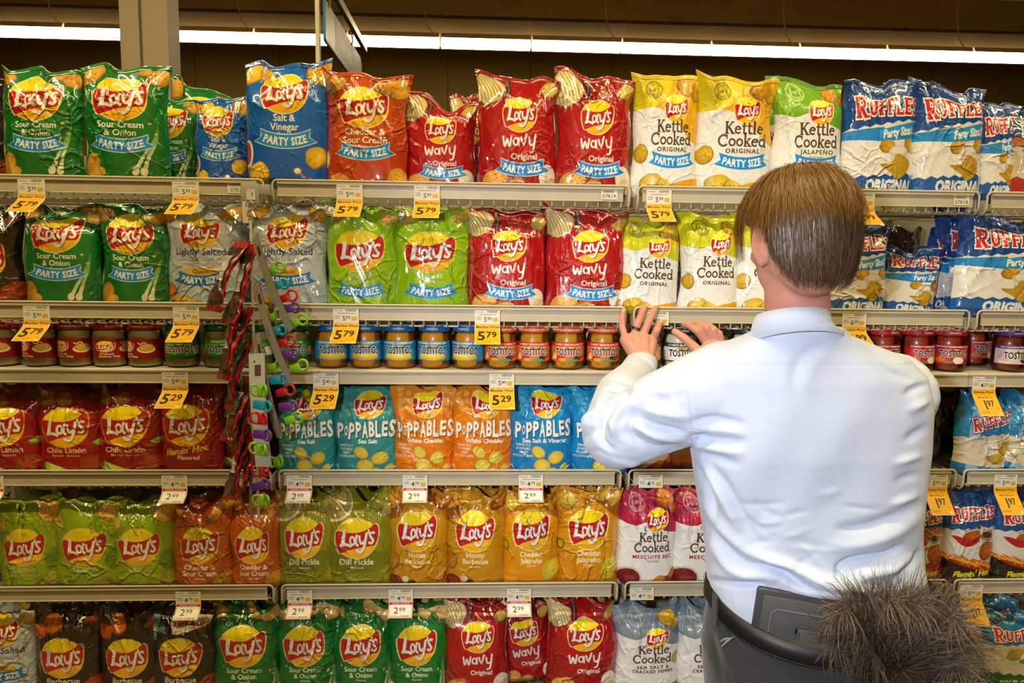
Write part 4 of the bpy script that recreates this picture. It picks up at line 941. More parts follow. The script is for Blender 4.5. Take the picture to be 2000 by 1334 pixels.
for s, L in BAGS.items():
    cnt = {}; tot = {}
    for b in L: tot[b[0]] = tot.get(b[0], 0)+1
    for kd, xl, xr, ya, yb, o in L:
        o = dict(o); Y = o.pop('y', .048); T = o.pop('T', .074 if Y < .08 else .06); rl = o.pop('rl', 0.)
        z0 = SURF[s]+.001
        ym = (ya+yb)/2; p = at((xl+xr)/2, ym, Y); pl, pr = at(xl, (ym+px_of([p[0], Y, z0])[1])/2, Y), at(xr, (ym+px_of([p[0], Y, z0])[1])/2, Y)
        W = pr[0]-pl[0]; xc = (pl[0]+pr[0])/2; H = p[2]-z0
        lim = (SURF[s-1] if s and s != 3 else ZS[2]-.02)-.028-z0 if s else 9
        if Y > .03: H = min(H, lim)
        dz = at(xl, ya, Y)[2]-at(xr, yb, Y)[2]
        c_ = cnt.get(kd, 0); cnt[kd] = c_+1
        pos = '' if tot[kd] == 1 else (f', {place[c_]} such from left')
        lab = f"{KL[kd]} {rown[s]}{pos}{', set back' if Y > .08 else ''}"
        ob = make_bag(kd, W*1.03, H, T, (xc, Y, z0), (math.radians(o.pop('lean', -1.5)), math.radians(rl), o.pop('rz', 0)), lab, f'chip bags {rown[s]}', slope=-dz/2*.8, **o)
        if s and Y < .08 and not any(q[5].get('y', 0) > .08 and q[1] < (xl+xr)/2+40 and q[2] > (xl+xr)/2-40 for q in L):      # the bag standing right behind it
            c2 = ob.copy(); C.objects.link(c2); c2.location = (xc+random.Random(BAGN[0]).uniform(-.014, .014), Y+.098, z0); c2.scale = (1, 1, .975)
            for ch in list(ob.children):
                d2 = ch.copy(); C.objects.link(d2); d2.parent = c2
            c2['label'] = f"second-rank {KL[kd]} {rown[s]}{pos}"
# ------------------------------------------------------------------ dip and salsa jars
def dip(name, c, sp=None, rough=.35):
    m = mat(name, c, rough, bump=(60, .25, .002)); nt = m.node_tree; b = nt.nodes['Principled BSDF']; b.inputs['Coat Weight'].default_value = .5
    if sp:
        tc = nt.nodes.new('ShaderNodeTexCoord'); v = nt.nodes.new('ShaderNodeTexVoronoi'); v.inputs['Scale'].default_value = sp[1]
        nt.links.new(tc.outputs['Object'], v.inputs['Vector'])
        r = nt.nodes.new('ShaderNodeMapRange'); r.inputs[1].default_value = .12; r.inputs[2].default_value = .3
        nt.links.new(v.outputs['Distance'], r.inputs[0]); mx = nt.nodes.new('ShaderNodeMix'); mx.data_type = 'RGBA'
        mx.inputs[6].default_value = tuple(lin(col(sp[0])))+(1,); mx.inputs[7].default_value = tuple(lin(col(c)))+(1,)
        nt.links.new(r.outputs[0], mx.inputs[0]); nt.links.new(mx.outputs[2], b.inputs['Base Color'])
    return m
def thin_glass():
    m = bpy.data.materials.new('jar_glass'); m.use_nodes = True; nt = m.node_tree; nt.nodes.clear()
    o = nt.nodes.new('ShaderNodeOutputMaterial'); mx = nt.nodes.new('ShaderNodeMixShader'); t = nt.nodes.new('ShaderNodeBsdfTransparent'); g = nt.nodes.new('ShaderNodeBsdfGlossy')
    g.inputs['Roughness'].default_value = .04; t.inputs[0].default_value = (.96, .97, .95, 1)
    f = nt.nodes.new('ShaderNodeFresnel'); f.inputs[0].default_value = 1.5
    nt.links.new(f.outputs[0], mx.inputs[0]); nt.links.new(t.outputs[0], mx.inputs[1]); nt.links.new(g.outputs[0], mx.inputs[2]); nt.links.new(mx.outputs[0], o.inputs[0])
    return m
M['glass'] = thin_glass()
JR, JH = .0405, .113
CONT = [(.012, .001), (.030, .0014), (.0375, .005), (.0402, .012), (.0405, .030), (.0405, .074), (.0398, .081), (.0372, .089), (.0362, .0925), (.0, .093)]
GLS = [(.030, .0), (.0384, .0035), (.0411, .012), (.0412, .032), (.0412, .075), (.0405, .083), (.0382, .091), (.0372, .095), (.0374, .099)]
LIDP = [(.0372, .0965), (.0392, .0965), (.0396, .098), (.0394, .1095), (.0386, .1115), (.0370, .1122), (.0360, .1114), (.0, .1114)]
glass_me = MB().lathe(GLS, 32, cap0=False, cap1=False).mesh('glass', M['glass'], smooth=True)
def lab_face(kind):
    A, B_ = 160., 92.     # label art, front 160 of the wrap
    if kind == 'onion_dip':
        sh = []
        for k in range(7): sh.append((stroke([(100+k*10, 0), (112+k*10, 46), (100+k*10, 92)], 3, 3), '7c1016'))
        sh += logo(38, 56, 25, 25)
        sh += [(ell(98, 44, 24, 17, 20), 'e9dfc4'), (ell(98, 52, 20, 17, 20, .3), 'b98a2c'), (ell(99, 54, 18, 15, 20, .3), 'd8a83c'), (stroke([(78, 74), (84, 68), (92, 76), (98, 72)], 4, 3, True), 'ded4ba')]
        sh += TX('French', 42, 18, 9, 'ece2d2', bold=.02)+TX('Onion Dip', 48, 6, 9, 'ece2d2', bold=.02)
        return A, B_, sh, lambda p: np.tile(hx('8c1016'), (len(p), 1))
    if kind == 'spinach':
        sh = [(rect(0, 76, A, B_), '2c8a3a'), (rect(0, 0, A, 20), '1d5a20'), (rect(118, 20, A, 60), 'dcdcd2')]
        sh += [(ell(60+i*13, 22+(i % 2)*6, 10, 8, 10), ('2f7a22', '5aa83a', '2a6a1c')[i % 3]) for i in range(6)]+[(ell(30, 22, 14, 14, 12), '9c2a1c')]
        sh += TX('SPINACH DIP', 80, 80, 7, 'e6eee2', bold=.03)+tostitos(80, 32, 32)
        return A, B_, sh, lambda p: np.tile(hx('4f9a34'), (len(p), 1))
    if kind == 'nacho':
        sh = [(ell(80, 16, 52, 14, 22), 'd2aa1c'), (ell(80, 24, 46, 12, 22), 'e6c53a'), (ell(76, 26, 20, 5, 16), 'f0d860')]
        sh += TX('NACHO CHEESE DIP', 80, 79, 8.4, 'e8f0f4', bold=.03)+[(rect(58, 66, 102, 75), 'e0b81c')]+TX('MEDIUM', 80, 67.5, 6, '1f3a6a', bold=.03, res=1)+tostitos(80, 32, 32)
        return A, B_, sh, lambda p: np.tile(hx('1f86be'), (len(p), 1))
    if kind == 'enchilada':
        sh = [(rect(0, 72, A, B_), 'c4202a'), (ell(50, 16, 26, 16, 12), 'c03a1c'), (ell(84, 20, 20, 14, 12), 'd86a1c'), (ell(112, 16, 16, 12, 12), '2a3040'), (ell(88, 6, 26, 7, 14), '3f9a7a'), (ell(128, 22, 14, 12, 12), 'a8281c'),
              (np.array([(8, 8), (34, 12), (24, 44)]), 'ded0a8'), (ell(54, 8, 14, 8, 10), 'e0a22c')]
        sh += TX('CHEESY ENCHILADA DIP', 80, 77, 8., 'f2e2d8', bold=.03, sx=.9)+[(rect(58, 62, 102, 71), 'e6c01c')]+TX('MEDIUM', 80, 63.5, 6, '5c2a10', bold=.03, res=1)+tostitos(80, 30, 31)
        return A, B_, sh, vgrad(0, 'd8641c', 92, 'e8842a')
    if kind == 'queso':
        sh = [(rect(0, 72, A, B_), '2a3038'), (np.array([(6, 10), (26, 34), (30, 14)]), 'd8cba4'), (ell(140, 12, 20, 14, 12), 'a82a24'), (rect(0, 0, A, 8), '4a4c48')]
        sh += TX('QUESO BLANCO DIP', 80, 78, 8.2, 'e6e6e2', bold=.03)+[(rect(54, 60, 106, 70), 'dcc41c')]+TX('MEDIUM', 80, 62, 6.4, '3a3a20', bold=.03, res=1)+tostitos(80, 28, 31)
        return A, B_, sh, lambda p: np.tile(hx('e2e2de'), (len(p), 1))
    if kind == 'habanero':
        sh = [(rect(0, 74, A, B_), '9a1228'), (ell(96, 16, 20, 17, 18), 'e6e2dc'), (ell(34, 18, 18, 13, 14), 'c9702a'), (ell(128, 12, 13, 10, 10), '8a1a14'), (ell(64, 8, 18, 6, 10), '4a8a30')]
        sh += TX('CHUNKY HABANERO SALSA', 80, 79, 7.6, 'ecd8d8', bold=.03, sx=.9)+TX('HOT', 80, 66, 6, 'ecd0c0', bold=.03, res=1)+tostitos(80, 34, 31)
        return A, B_, sh, lambda p: np.tile(hx('c41a26'), (len(p), 1))
    sh = [(rect(0, 74, A, B_), '5a2c7c'), (ell(36, 34, 30, 30, 20), 'd8ccd4'), (ell(36, 34, 22, 22, 20), 'c9a8c0'), (ell(120, 40, 28, 26, 12), '5a8a2a'), (ell(108, 20, 22, 18, 12), '4a1a2c')]
    sh += TX('RESTAURANT STYLE SALSA', 80, 79, 7.4, 'e6dcee', bold=.03, sx=.9)+tostitos(84, 26, 32)
    return A, B_, sh, lambda p: np.tile(hx('cfc8c4'), (len(p), 1))
JK = dict(onion_dip=('f2e2a8', ('e2cc88', 60), 'b01a20', 'cream French onion dip jar', 'NO ARTIFICIAL FLAVORS'), spinach=('dccf96', ('7c8a3a', 90), '1f6a30', 'green-labelled spinach dip jar', 'DIP'),
          nacho=('f09a10', None, '1c62b0', 'blue-labelled nacho cheese dip jar', 'TOSTITOS'), enchilada=('e8a01c', ('c9741c', 70), 'd8501c', 'orange-lidded enchilada dip jar', 'MADE WITH BLACK BEANS AND TOMATOES'),
          queso=('f0e6cc', None, '24282e', 'white queso dip jar, black lid', 'TOSTITOS'), habanero=('a83414', ('c9602c', 60), 'b8182c', 'red-lidded habanero salsa jar', 'TOSTITOS'), restaurant=('8c2c14', ('a8441c', 60), '4c2a86', 'purple-lidded salsa jar', 'TOSTITOS'))
JM = {}
def jar(kind, x, y, rz, label, gi):
    if kind not in JM:
        c, sp, lc, _, lt = JK[kind]
        cm = dip(kind+'_contents', c, sp); lm = mat(kind+'_lid', lc, .28, coat=.3)
        cont = MB().lathe(CONT, 32).mesh('contents', cm, smooth=True); lid = MB().lathe(LIDP, 40, cap0=False).mesh('lid', lm, smooth=True)
        lid.set_sharp_from_angle(angle=math.radians(50))
        A, B_, sh, base = lab_face(kind); v, f, cc = art_mesh(A, B_, sh, base, step=7, emax=8)
        R = .0419; z0, z1 = .0225, .0725; span = 2.75 if kind != 'onion_dip' else 3.4
        an = -PI/2+(v[:, 0]/A-.5)*span; V3 = np.stack([R*np.cos(an), R*np.sin(an), z0+v[:, 1]/B_*(z1-z0)], 1); nr = np.stack([np.cos(an), np.sin(an), 0*an], 1)
        lab = mesh_np('label', V3, f, M['paper'], True, cc, nr)
        v, f, cc = art_mesh(120, 10, TX(lt, 60, 3., 4.2, 'ece6e0', bold=.04, res=1), lambda p: np.tile(hx(lc), (len(p), 1)), step=8)
        an = -PI/2+(v[:, 0]/120-.5)*3.; R = .0398; V3 = np.stack([R*np.cos(an), R*np.sin(an), .0990+v[:, 1]/10*.0095], 1); nr = np.stack([np.cos(an), np.sin(an), 0*an], 1)
        JM[kind] = (cont, lid, lab, mesh_np('lid_print', V3, f, M['paper'], True, cc, nr))
    cont, lid, lab, lp = JM[kind]
    o = empty('dip_jar' if kind not in ('habanero', 'restaurant') else 'salsa_jar', (x, y, SURF[2]+.0005), (0, 0, rz)); o.scale = (1.05, 1.05, 1.01); tag(o, label, 'jar', gi)
    link('contents', cont, o); link('glass', glass_me, o); l = link('lid', lid, o); link('label', lab, o); link('lid_print', lp, l)
    return o
JARS = [('onion_dip', [(8, .0), (84, .1), (152, .35), (218, 1.0), (287, .0)]), ('spinach', [(358, .05), (432, .3), (505, -.2), (575, .25)]), ('nacho', [(649, .22), (715, .05), (781, 0), (848, -.1), (915, -.35)]),
        ('enchilada', [(978, .0), (1041, 0), (1108, 0), (1177, -.05)]), ('queso', [(1258, .3), (1324, .05), (1390, 0), (1455, 0), (1521, .1), (1587, -.1)]), ('habanero', [(1656, .2), (1722, .3), (1789, .2), (1852, -.25)]), ('restaurant', [(1970, -.1), (2036, 0)])]
for kd, L in JARS:
    for i, (px, rz) in enumerate(L):
        p = at(px, 700, .058)
        extra = ', %s of %d from left' % (place[i], len(L)) if len(L) > 1 else ''
        jar(kd, p[0], .058, rz, JK[kd][3]+' on the jar shelf'+extra, 'jars on the jar shelf')
for i, (kd, px, Y) in enumerate((('habanero', 1900, .17), ('restaurant', 1934, .20), ('habanero', 1888, .30), ('enchilada', 1150, .15), ('nacho', 800, .15), ('nacho', 882, .15))):
    p = at(px, 690, Y); jar(kd, p[0], Y, .4, JK[kd][3]+' standing behind '+['the last red-lidded jar', 'the purple-lidded jars', 'other jars, deepest on the shelf', 'the orange-lidded jars', 'the blue-lidded jars, left one', 'the blue-lidded jars, right one'][i], 'jars in the second rank')
# a deeper rank of jars keeps the shelf full
# ------------------------------------------------------------------ shelf tags
def smalltext(x0, y0, w, c='3c3c3c', n=1):
    o = []; r = random.Random(int(x0*7+y0*3+w))
    for k in range(n):
        x = x0
        while x < x0+w:
            d = r.uniform(1.2, 4.2); o.append((rect(x, y0-k*2.4, min(x+d, x0+w), y0-k*2.4+1.1), c)); x += d+.8
    return o
def barcode(x0, y0, w, h):
    r = random.Random(4); o = []; x = x0
    while x < x0+w:
        d = r.choice((.5, .8, 1.2)); o.append((rect(x, y0, x+d, y0+h), '2a2a2a')); x += d+r.choice((.5, .8))
    return o
def price(p, cx, y, h, c='26221c', b=.02, sx=1.):
    a, d = p.split('.')
    L = text_loops(a, b); w = np.vstack(L)[:, 0].max()*h/.69
    return TX(a, cx-h*.12*sx, y, h, c, bold=b, align='r', sx=sx)+TX(d, cx-h*.02*sx, y+h*.32, h*.66, c, bold=b, align='l', sx=sx)
TM = {}
def tag_mesh(kind, reg_, mem):
    key = (kind, reg_, mem)
    if key in TM: return TM[key]
    W = 50.
    wh = [(lambda p: np.tile(hx('dcdad2'), (len(p), 1)))]
    if kind == 'D': H = 27.; y0 = 0.
    elif kind == 'A': H = 87.; y0 = 60.
    elif kind == 'B': H = 62.; y0 = 35.
    else: H = 88.; y0 = 61.
    sh = []
    sh += barcode(24, y0+22, 21, 4.5)+smalltext(3, y0+23, 16)+smalltext(8, y0+18, 34, '4a4a4a', 1)
    sh += smalltext(3, y0+13, 10, '666666', 3)+price(reg_, 25, y0+4, 9.5, '33302c', .01)+[(rect(36, y0+4, 46, y0+12), 'd8a81c')]
    if kind == 'A':
        sh += [(rect(0, 0, W, y0), 'e2ab08'), (rect(0, 0, W, 1), 'e8e0d0'), (rect(0, 0, .9, y0), 'e6ddc8'), (rect(W-.9, 0, W, y0), 'e6ddc8')]
        sh += TX('Member Price!', 25, y0-9, 5.4, '5c3a10', bold=.03, shear=.2)+[(rect(6, y0-13, 44, y0-12.2), 'b9780c')]+price(mem, 23, 14, 28, '2c2418', .03, .80)
        sh += smalltext(17, 7.5, 14, '6c4a14')+smalltext(4, 3.5, 12, '7c5a1c')+smalltext(41, 12, 4, '5a3a10')+[(ell(43, 5, 3, 2.4, 8), 'e8d8a8')]
    elif kind == 'B':
        sh += [(rect(1, 1, W-1, y0), 'c0262e'), (rect(2, 2, W-2, y0-5), 'e8e6e0')]+TX('DIGITAL COUPON', 25, y0-4, 3., 'eadada', bold=.02, res=1)
        sh += price(mem, 22, 11, 14, '3a3a3a', .01)+smalltext(4, 5.5, 14, '6a6a6a')+smalltext(4, 3, 20, '6a6a6a')+barcode(24, 3, 20, 3.4)
    elif kind == 'C':
        sh += [(rect(0, 0, W, y0), 'e2ab08'), (rect(0, 0, W, 1), 'e8e0d0')]+TX('Member Price!', 25, y0-8, 4.8, '5c3a10', bold=.03)+[(rect(6, y0-12, 40, y0-11.4), 'b9780c')]
        sh += TX('Must Buy 4', 25, y0-19, 4.6, '5c4210', bold=.02)+price(mem, 24, 16, 21, '2c2418', .03, .75)+smalltext(4, 9, 18, '6c4a14', 2)+smalltext(40, 17, 5, '5a3a10')+[(ell(43, 6, 3.4, 3, 8), 'e8d8a8')]
    v, f, cc = art_mesh(W, H, sh, wh[0], step=6, emax=6)
    # the top sits on the channel, the lower part curls out into the aisle
    s = (H-v[:, 1])/1000*1.28; sc0 = .0345; aend = math.radians({'A': 60, 'B': 62, 'C': 42, 'D': 0}[kind])
    sg_ = np.linspace(0, .12, 241); an_ = aend*np.clip(sg_/.022, 0, 1); oy = np.concatenate([[0], np.cumsum(np.sin(an_[:-1]))*(sg_[1]-sg_[0])]); oz = np.concatenate([[0], np.cumsum(np.cos(an_[:-1]))*(sg_[1]-sg_[0])])
    over = np.maximum(s-sc0, 0)
    y = -.0125-np.interp(over, sg_, oy); z = -.010-np.minimum(s, sc0)-np.interp(over, sg_, oz)
    v3 = np.stack([(v[:, 0]/W-.5)*.064, y, z], 1)
    tri = f; back = f[:, ::-1]+len(v3); vb = v3+np.array([0, .0007, 0]); cb = np.tile(lin(hx('d8d4cc')), (len(f)*3, 1))
    TM[key] = mesh_np('price_tag', np.vstack([v3, vb]), np.vstack([tri, back]), M['paper'], True, np.vstack([cc, cb]))
    return TM[key]
TAGS = [('A', 62, 0, '5.99', '5.79'), ('A', 363, 0, '5.99', '5.79'), ('A', 683, 0, '5.99', '5.79'), ('A', 834, 0, '5.99', '5.79'), ('A', 1287, 0, '5.99', '5.79'), ('A', 1684, 0, '6.99', '5.99'),
        ('A', 72, 1, '5.99', '5.79'), ('A', 364, 1, '5.99', '5.79'), ('A', 676, 1, '5.99', '5.79'), ('A', 952, 1, '5.99', '5.79'), ('D', 1282, 1, '4.19', ''), ('A', 1668, 1, '6.99', '5.99'),
        ('A', 343, 2, '5.49', '5.29'), ('A', 637, 2, '5.49', '5.29'), ('A', 980, 2, '5.49', '5.29'), ('A', 1262, 2, '5.49', '5.29'), ('C', 1921, 2, '4.29', '1.97'),
        ('B', -18, 3, '4.79', '2.99'), ('B', 341, 3, '4.79', '2.99'), ('B', 585, 3, '4.79', '2.99'), ('B', 811, 3, '4.79', '2.99'), ('B', 1037, 3, '4.79', '2.99'), ('D', 1271, 3, '4.19', ''), ('C', 1828, 3, '5.99', '1.97'), ('C', 1964, 3, '5.99', '1.97'),
        ('B', 368, 4, '4.79', '2.99'), ('B', 586, 4, '4.79', '2.99'), ('B', 783, 4, '4.79', '2.99'), ('B', 1014, 4, '4.79', '2.99'), ('D', 1254, 4, '4.19', ''), ('C', 1897, 4, '5.99', '1.97')]
rowt = ['top shelf edge', 'second shelf edge', 'jar shelf edge', 'fourth shelf edge', 'fifth shelf edge']
tot = {}; cnt = {}
for t in TAGS: tot[(t[0], t[2])] = tot.get((t[0], t[2]), 0)+1
for kd, px, s, a, b in TAGS:
    z = ZS[s]; yy = px_of([at(px, 500, 0)[0], 0, z-.02])[1]; p = at(px, yy, -.01)
    o = link('price_tag', tag_mesh(kd, a, b), None, (p[0], 0 if s != 2 else -.002, z))
    c_ = cnt.get((kd, s), 0); cnt[(kd, s)] = c_+1; n = tot[(kd, s)]
    pos = f', {place[c_]} of {n} from left' if n > 1 else ''
    w = {'A': f'yellow-footed price tag {b} on the', 'B': 'red-framed price tag 2.99 on the', 'C': 'long yellow price tag 1.97 on the', 'D': 'small white price tag 4.19 on the'}[kd]
    tag(o, f'{w} {rowt[s]}{pos}', 'price tag', 'price tags on the shelf edges')
for px, s, t in ((1190, 0, '07R19'), (461, 0, '07R2'), (1878, 0, '07R18')):
    sh = barcode(4, 14, 24, 6)+TX(t, 18, 3, 8, '4a4a4a', bold=.01)
    v, f, cc = art_mesh(36, 22, sh, lambda p: np.tile(hx('dcd8cc'), (len(p), 1)), step=8)
    z = ZS[s]; yy = px_of([at(px, 500, 0)[0], 0, z-.02])[1]; p = at(px, yy, 0)
    v3 = np.stack([(v[:, 0]-18)/1000*1.15, -.0035+.0*v[:, 0], v[:, 1]/1000*1.15-.0125], 1); n = len(v3)
    sides = [(0, 1, 2)]
    o = link('location_sticker', mesh_np('location_sticker', v3, f, M['paper'], False, cc), None, (p[0], .0026, z-.022)); tag(o, f'tiny white sticker reading {t} on the top shelf edge', 'sticker')
# ------------------------------------------------------------------ the person
def remeshed(mb, vox, smooth=6, fac=.5):
    me = bpy.data.meshes.new('tmp'); me.from_pydata(mb.v, [], mb.f); o = bpy.data.objects.new('tmp', me); C.objects.link(o)
    r = o.modifiers.new('r', 'REMESH'); r.mode = 'VOXEL'; r.voxel_size = vox; r.adaptivity = 0
    if smooth:
        s = o.modifiers.new('s', 'SMOOTH'); s.iterations = smooth; s.factor = fac
    dg = bpy.context.evaluated_depsgraph_get(); dg.update(); ev = o.evaluated_get(dg); m = ev.to_mesh()
    v = np.zeros(len(m.vertices)*3, np.float32); m.vertices.foreach_get('co', v); v = v.reshape(-1, 3)
    f = np.zeros(len(m.polygons)*4, np.int32); m.loops.foreach_get('vertex_index', f) if len(m.loops) == len(f) else None
    f = f.reshape(-1, 4); n = np.zeros(len(v)*3, np.float32); m.vertices.foreach_get('normal', n); n = n.reshape(-1, 3)
    bpy.data.objects.remove(o); bpy.data.meshes.remove(me)
    return v.astype(float), f, n.astype(float)
def uvsphere(mb, c, r, R=None, n=16, m=10):
    r = np.array([r]*3 if np.isscalar(r) else r); V_ = []
    for i in range(m+1):
        th = PI*i/m
        for k in range(n):
            p = np.array([math.sin(th)*math.cos(2*PI*k/n), math.sin(th)*math.sin(2*PI*k/n), math.cos(th)])*r
            V_.append((R@p if R is not None else p)+np.asarray(c))
    f = [(i*n+k, (i+1)*n+k, (i+1)*n+(k+1) % n, i*n+(k+1) % n) for i in range(m) for k in range(n)]
    mb.add(V_, f)
def chain(mb, pts, n=14):
    """tapering limb through (point, radius) joints"""
    P = [np.asarray(p, float) for p, r in pts]; R = [r for p, r in pts]
    for i in range(len(P)-1):
        mb.tube([P[i], (P[i]*2+P[i+1])/3, (P[i]+2*P[i+1])/3, P[i+1]], [R[i], (2*R[i]+R[i+1])/3, (R[i]+2*R[i+1])/3, R[i+1]], n)
    for p, r in zip(P, R): uvsphere(mb, p, r, n=n, m=8)
def loft(mb, rings, cap=True):
    n = len(rings[0]); V_ = [p for r in rings for p in r]
    f = [(i*n+k, i*n+(k+1) % n, (i+1)*n+(k+1) % n, (i+1)*n+k) for i in range(len(rings)-1) for k in range(n)]
    if cap: f += [tuple(range(n))[::-1], tuple((len(rings)-1)*n+k for k in range(n))]
    mb.add(V_, f)
def sring(c, a, b, z, n=36, e=2.5, tilt=0.):
    o = []
    for k in range(n):
        t = 2*PI*k/n; ct, st = math.cos(t), math.sin(t)
        x = math.copysign(abs(ct)**(2/e), ct)*a; y = math.copysign(abs(st)**(2/e), st)*b
        o.append((c[0]+x, c[1]+y, z-tilt*y))
    return o
M['skin'] = mat('skin', 'c98d7d', .45, bump=(220, .15, .0006), noise=(30, .12), spec=.4)
M['skin'].node_tree.nodes['Principled BSDF'].inputs['Subsurface Weight'].default_value = .08
M['skin'].node_tree.nodes['Principled BSDF'].inputs['Subsurface Radius'].default_value = (.012, .005, .003)
def fabric(name, c, rough, scale, amt):
    m = mat(name, c, rough, spec=.25); nt = m.node_tree; b = nt.nodes['Principled BSDF']; tc = nt.nodes.new('ShaderNodeTexCoord')
    b.inputs['Sheen Weight'].default_value = .25
    hs = []
    for d in ('X', 'Z'):
        w = nt.nodes.new('ShaderNodeTexWave'); w.wave_type = 'BANDS'; w.bands_direction = d; w.inputs['Scale'].default_value = scale; w.inputs['Distortion'].default_value = .4
        nt.links.new(tc.outputs['Object'], w.inputs['Vector']); hs.append(w)
    a = nt.nodes.new('ShaderNodeMath'); a.operation = 'MAXIMUM'; nt.links.new(hs[0].outputs['Fac'], a.inputs[0]); nt.links.new(hs[1].outputs['Fac'], a.inputs[1])
    n = nt.nodes.new('ShaderNodeTexNoise'); n.inputs['Scale'].default_value = 26; n.inputs['Detail'].default_value = 5; nt.links.new(tc.outputs['Object'], n.inputs['Vector'])
    ad = nt.nodes.new('ShaderNodeMath'); ad.operation = 'MULTIPLY_ADD'; ad.inputs[1].default_value = 1.6; nt.links.new(n.outputs[0], ad.inputs[0]); nt.links.new(a.outputs[0], ad.inputs[2])
    u = nt.nodes.new('ShaderNodeBump'); u.inputs['Strength'].default_value = amt; u.inputs['Distance'].default_value = .0012
    nt.links.new(ad.outputs[0], u.inputs['Height']); nt.links.new(u.outputs[0], b.inputs['Normal'])
    r = nt.nodes.new('ShaderNodeMapRange'); r.inputs[3].default_value = .90; r.inputs[4].default_value = 1; nt.links.new(a.outputs[0], r.inputs[0])
    mx = nt.nodes.new('ShaderNodeMix'); mx.data_type = 'RGBA'; mx.blend_type = 'MULTIPLY'; mx.inputs[0].default_value = 1; mx.inputs[6].default_value = tuple(lin(col(c)))+(1,)
    nt.links.new(r.outputs[0], mx.inputs[7]); nt.links.new(mx.outputs[2], b.inputs['Base Color'])
    return m
M['shirt'] = fabric('pale_blue_shirting', 'c4d0ea', .75, 130, .35)
M['trousers'] = fabric('grey_trouser_cloth', '2c2e34', .8, 160, .3)
M['belt'] = mat('black_leather', '0d0d0f', .5, bump=(90, .2, .0008)); M['tab'] = mat('grey_leather', '47484a', .55, bump=(140, .35, .0008), noise=(16, .15))
M['tabedge'] = mat('smooth_grey_edge', '3a3c40', .35); M['blackp'] = mat('black_elastic', '141416', .5)
M['shoe'] = mat('black_shoe', '121212', .35); M['ring'] = mat('dark_ring_metal', '55565a', .25, metal=1.); M['thread'] = mat('grey_stitching', '8a8a88', .7)

# where the joints are
HC = at(1563, 458, -.60); NECK0 = at(1556, 560, -.585); NECK1 = at(1558, 650, -.55)
SHL, ELL, WRL = at(1392, 752, -.52), at(1196, 846, -.47), at(1246, 722, -.125)
SHR, ELR, WRR = at(1760, 762, -.50), np.array([1.30, -.20, 1.12]), at(1398, 722, -.16)
zb = lambda py, Y=-.5: at(1580, py, Y)[2]
TOR = [(636, 1486, 1640, .062, -.572), (652, 1470, 1656, .066, -.562), (672, 1420, 1706, .080, -.545), (694, 1376, 1762, .098, -.535), (730, 1354, 1796, .118, -.525), (790, 1346, 1806, .130, -.515), (870, 1351, 1802, .134, -.51),
       (950, 1362, 1792, .130, -.505), (1030, 1376, 1786, .124, -.505), (1095, 1384, 1790, .124, -.505), (1145, 1388, 1797, .130, -.51), (1185, 1392, 1797, .132, -.51)]
def torso_rings(s=1., e=2.4, lo=0, hi=99):
    R = []
    for py, xl, xr, b, yc in TOR[lo:hi]:
        pl, pr = at(xl, py, yc), at(xr, py, yc)
        R.append(sring(((pl[0]+pr[0])/2, yc), (pr[0]-pl[0])/2*s, b*s, pl[2]*.5+pr[2]*.5, e=e))
    return R
# --- head frame
ya, pi_ = math.radians(13), math.radians(-9)
RZ = np.array([[math.cos(ya), -math.sin(ya), 0], [math.sin(ya), math.cos(ya), 0], [0, 0, 1]])
RX = np.array([[1, 0, 0], [0, math.cos(pi_), -math.sin(pi_)], [0, math.sin(pi_), math.cos(pi_)]])
RH = RZ@RX
def hd(x, y, z): return HC+RH@np.array([x, y, z])
SK = np.array([.080, .098, .106])
b = MB()
uvsphere(b, hd(0, 0, .005), SK, RH, 28, 20); uvsphere(b, hd(0, .034, -.052), (.058, .062, .064), RH, 22, 14); uvsphere(b, hd(0, -.028, -.055), (.060, .058, .060), RH, 22, 14)
uvsphere(b, hd(0, .062, -.098), (.030, .030, .022), RH, 16, 10); uvsphere(b, hd(0, .078, .012), (.052, .020, .018), RH, 16, 10)
for sx in (-1, 1):
    uvsphere(b, hd(sx*.036, .072, -.030), (.020, .016, .016), RH, 12, 8)
chain(b, [(hd(0, .096, .0), .009), (hd(0, .110, -.022), .011), (hd(0, .116, -.036), .013)]); 
for sx in (-1, 1): uvsphere(b, hd(sx*.012, .104, -.038), .008, None, 10, 8)
uvsphere(b, hd(0, .098, -.062), (.022, .010, .006), RH, 14, 8); uvsphere(b, hd(0, .096, -.072), (.020, .010, .007), RH, 14, 8)
# ears: a shell with a rim
for sx in (-1, 1):
    pts = [hd(sx*(.079+.012*math.sin(t*.5+.4)), -.004-.017*math.cos(t)*1.0, -.022+.031*math.sin(t)) for t in np.linspace(-.4*PI, 1.35*PI, 12)]
    b.tube(pts, .0042, 8); uvsphere(b, hd(sx*.082, -.004, -.022), (.009, .015, .028), RH, 12, 8); uvsphere(b, hd(sx*.080, .002, -.048), (.009, .010, .012), RH, 10, 8)
chain(b, [(NECK0, .057), (NECK1, .060)], 20); uvsphere(b, at(1558, 700, -.53), (.12, .08, .07), None, 18, 12)
loft(b, torso_rings(.88, lo=3))
hip = [(pz, xl, xr, bb, yc) for pz, xl, xr, bb, yc in ()]
XC = (at(1392, 1185, -.51)[0]+at(1797, 1185, -.51)[0])/2; ZB = at(1580, 1185, -.51)[2]
loft(b, [sring((XC, -.51), .16, .10, ZB+.02), sring((XC, -.51), .16, .105, ZB-.12), sring((XC, -.50), .17, .11, ZB-.2)])
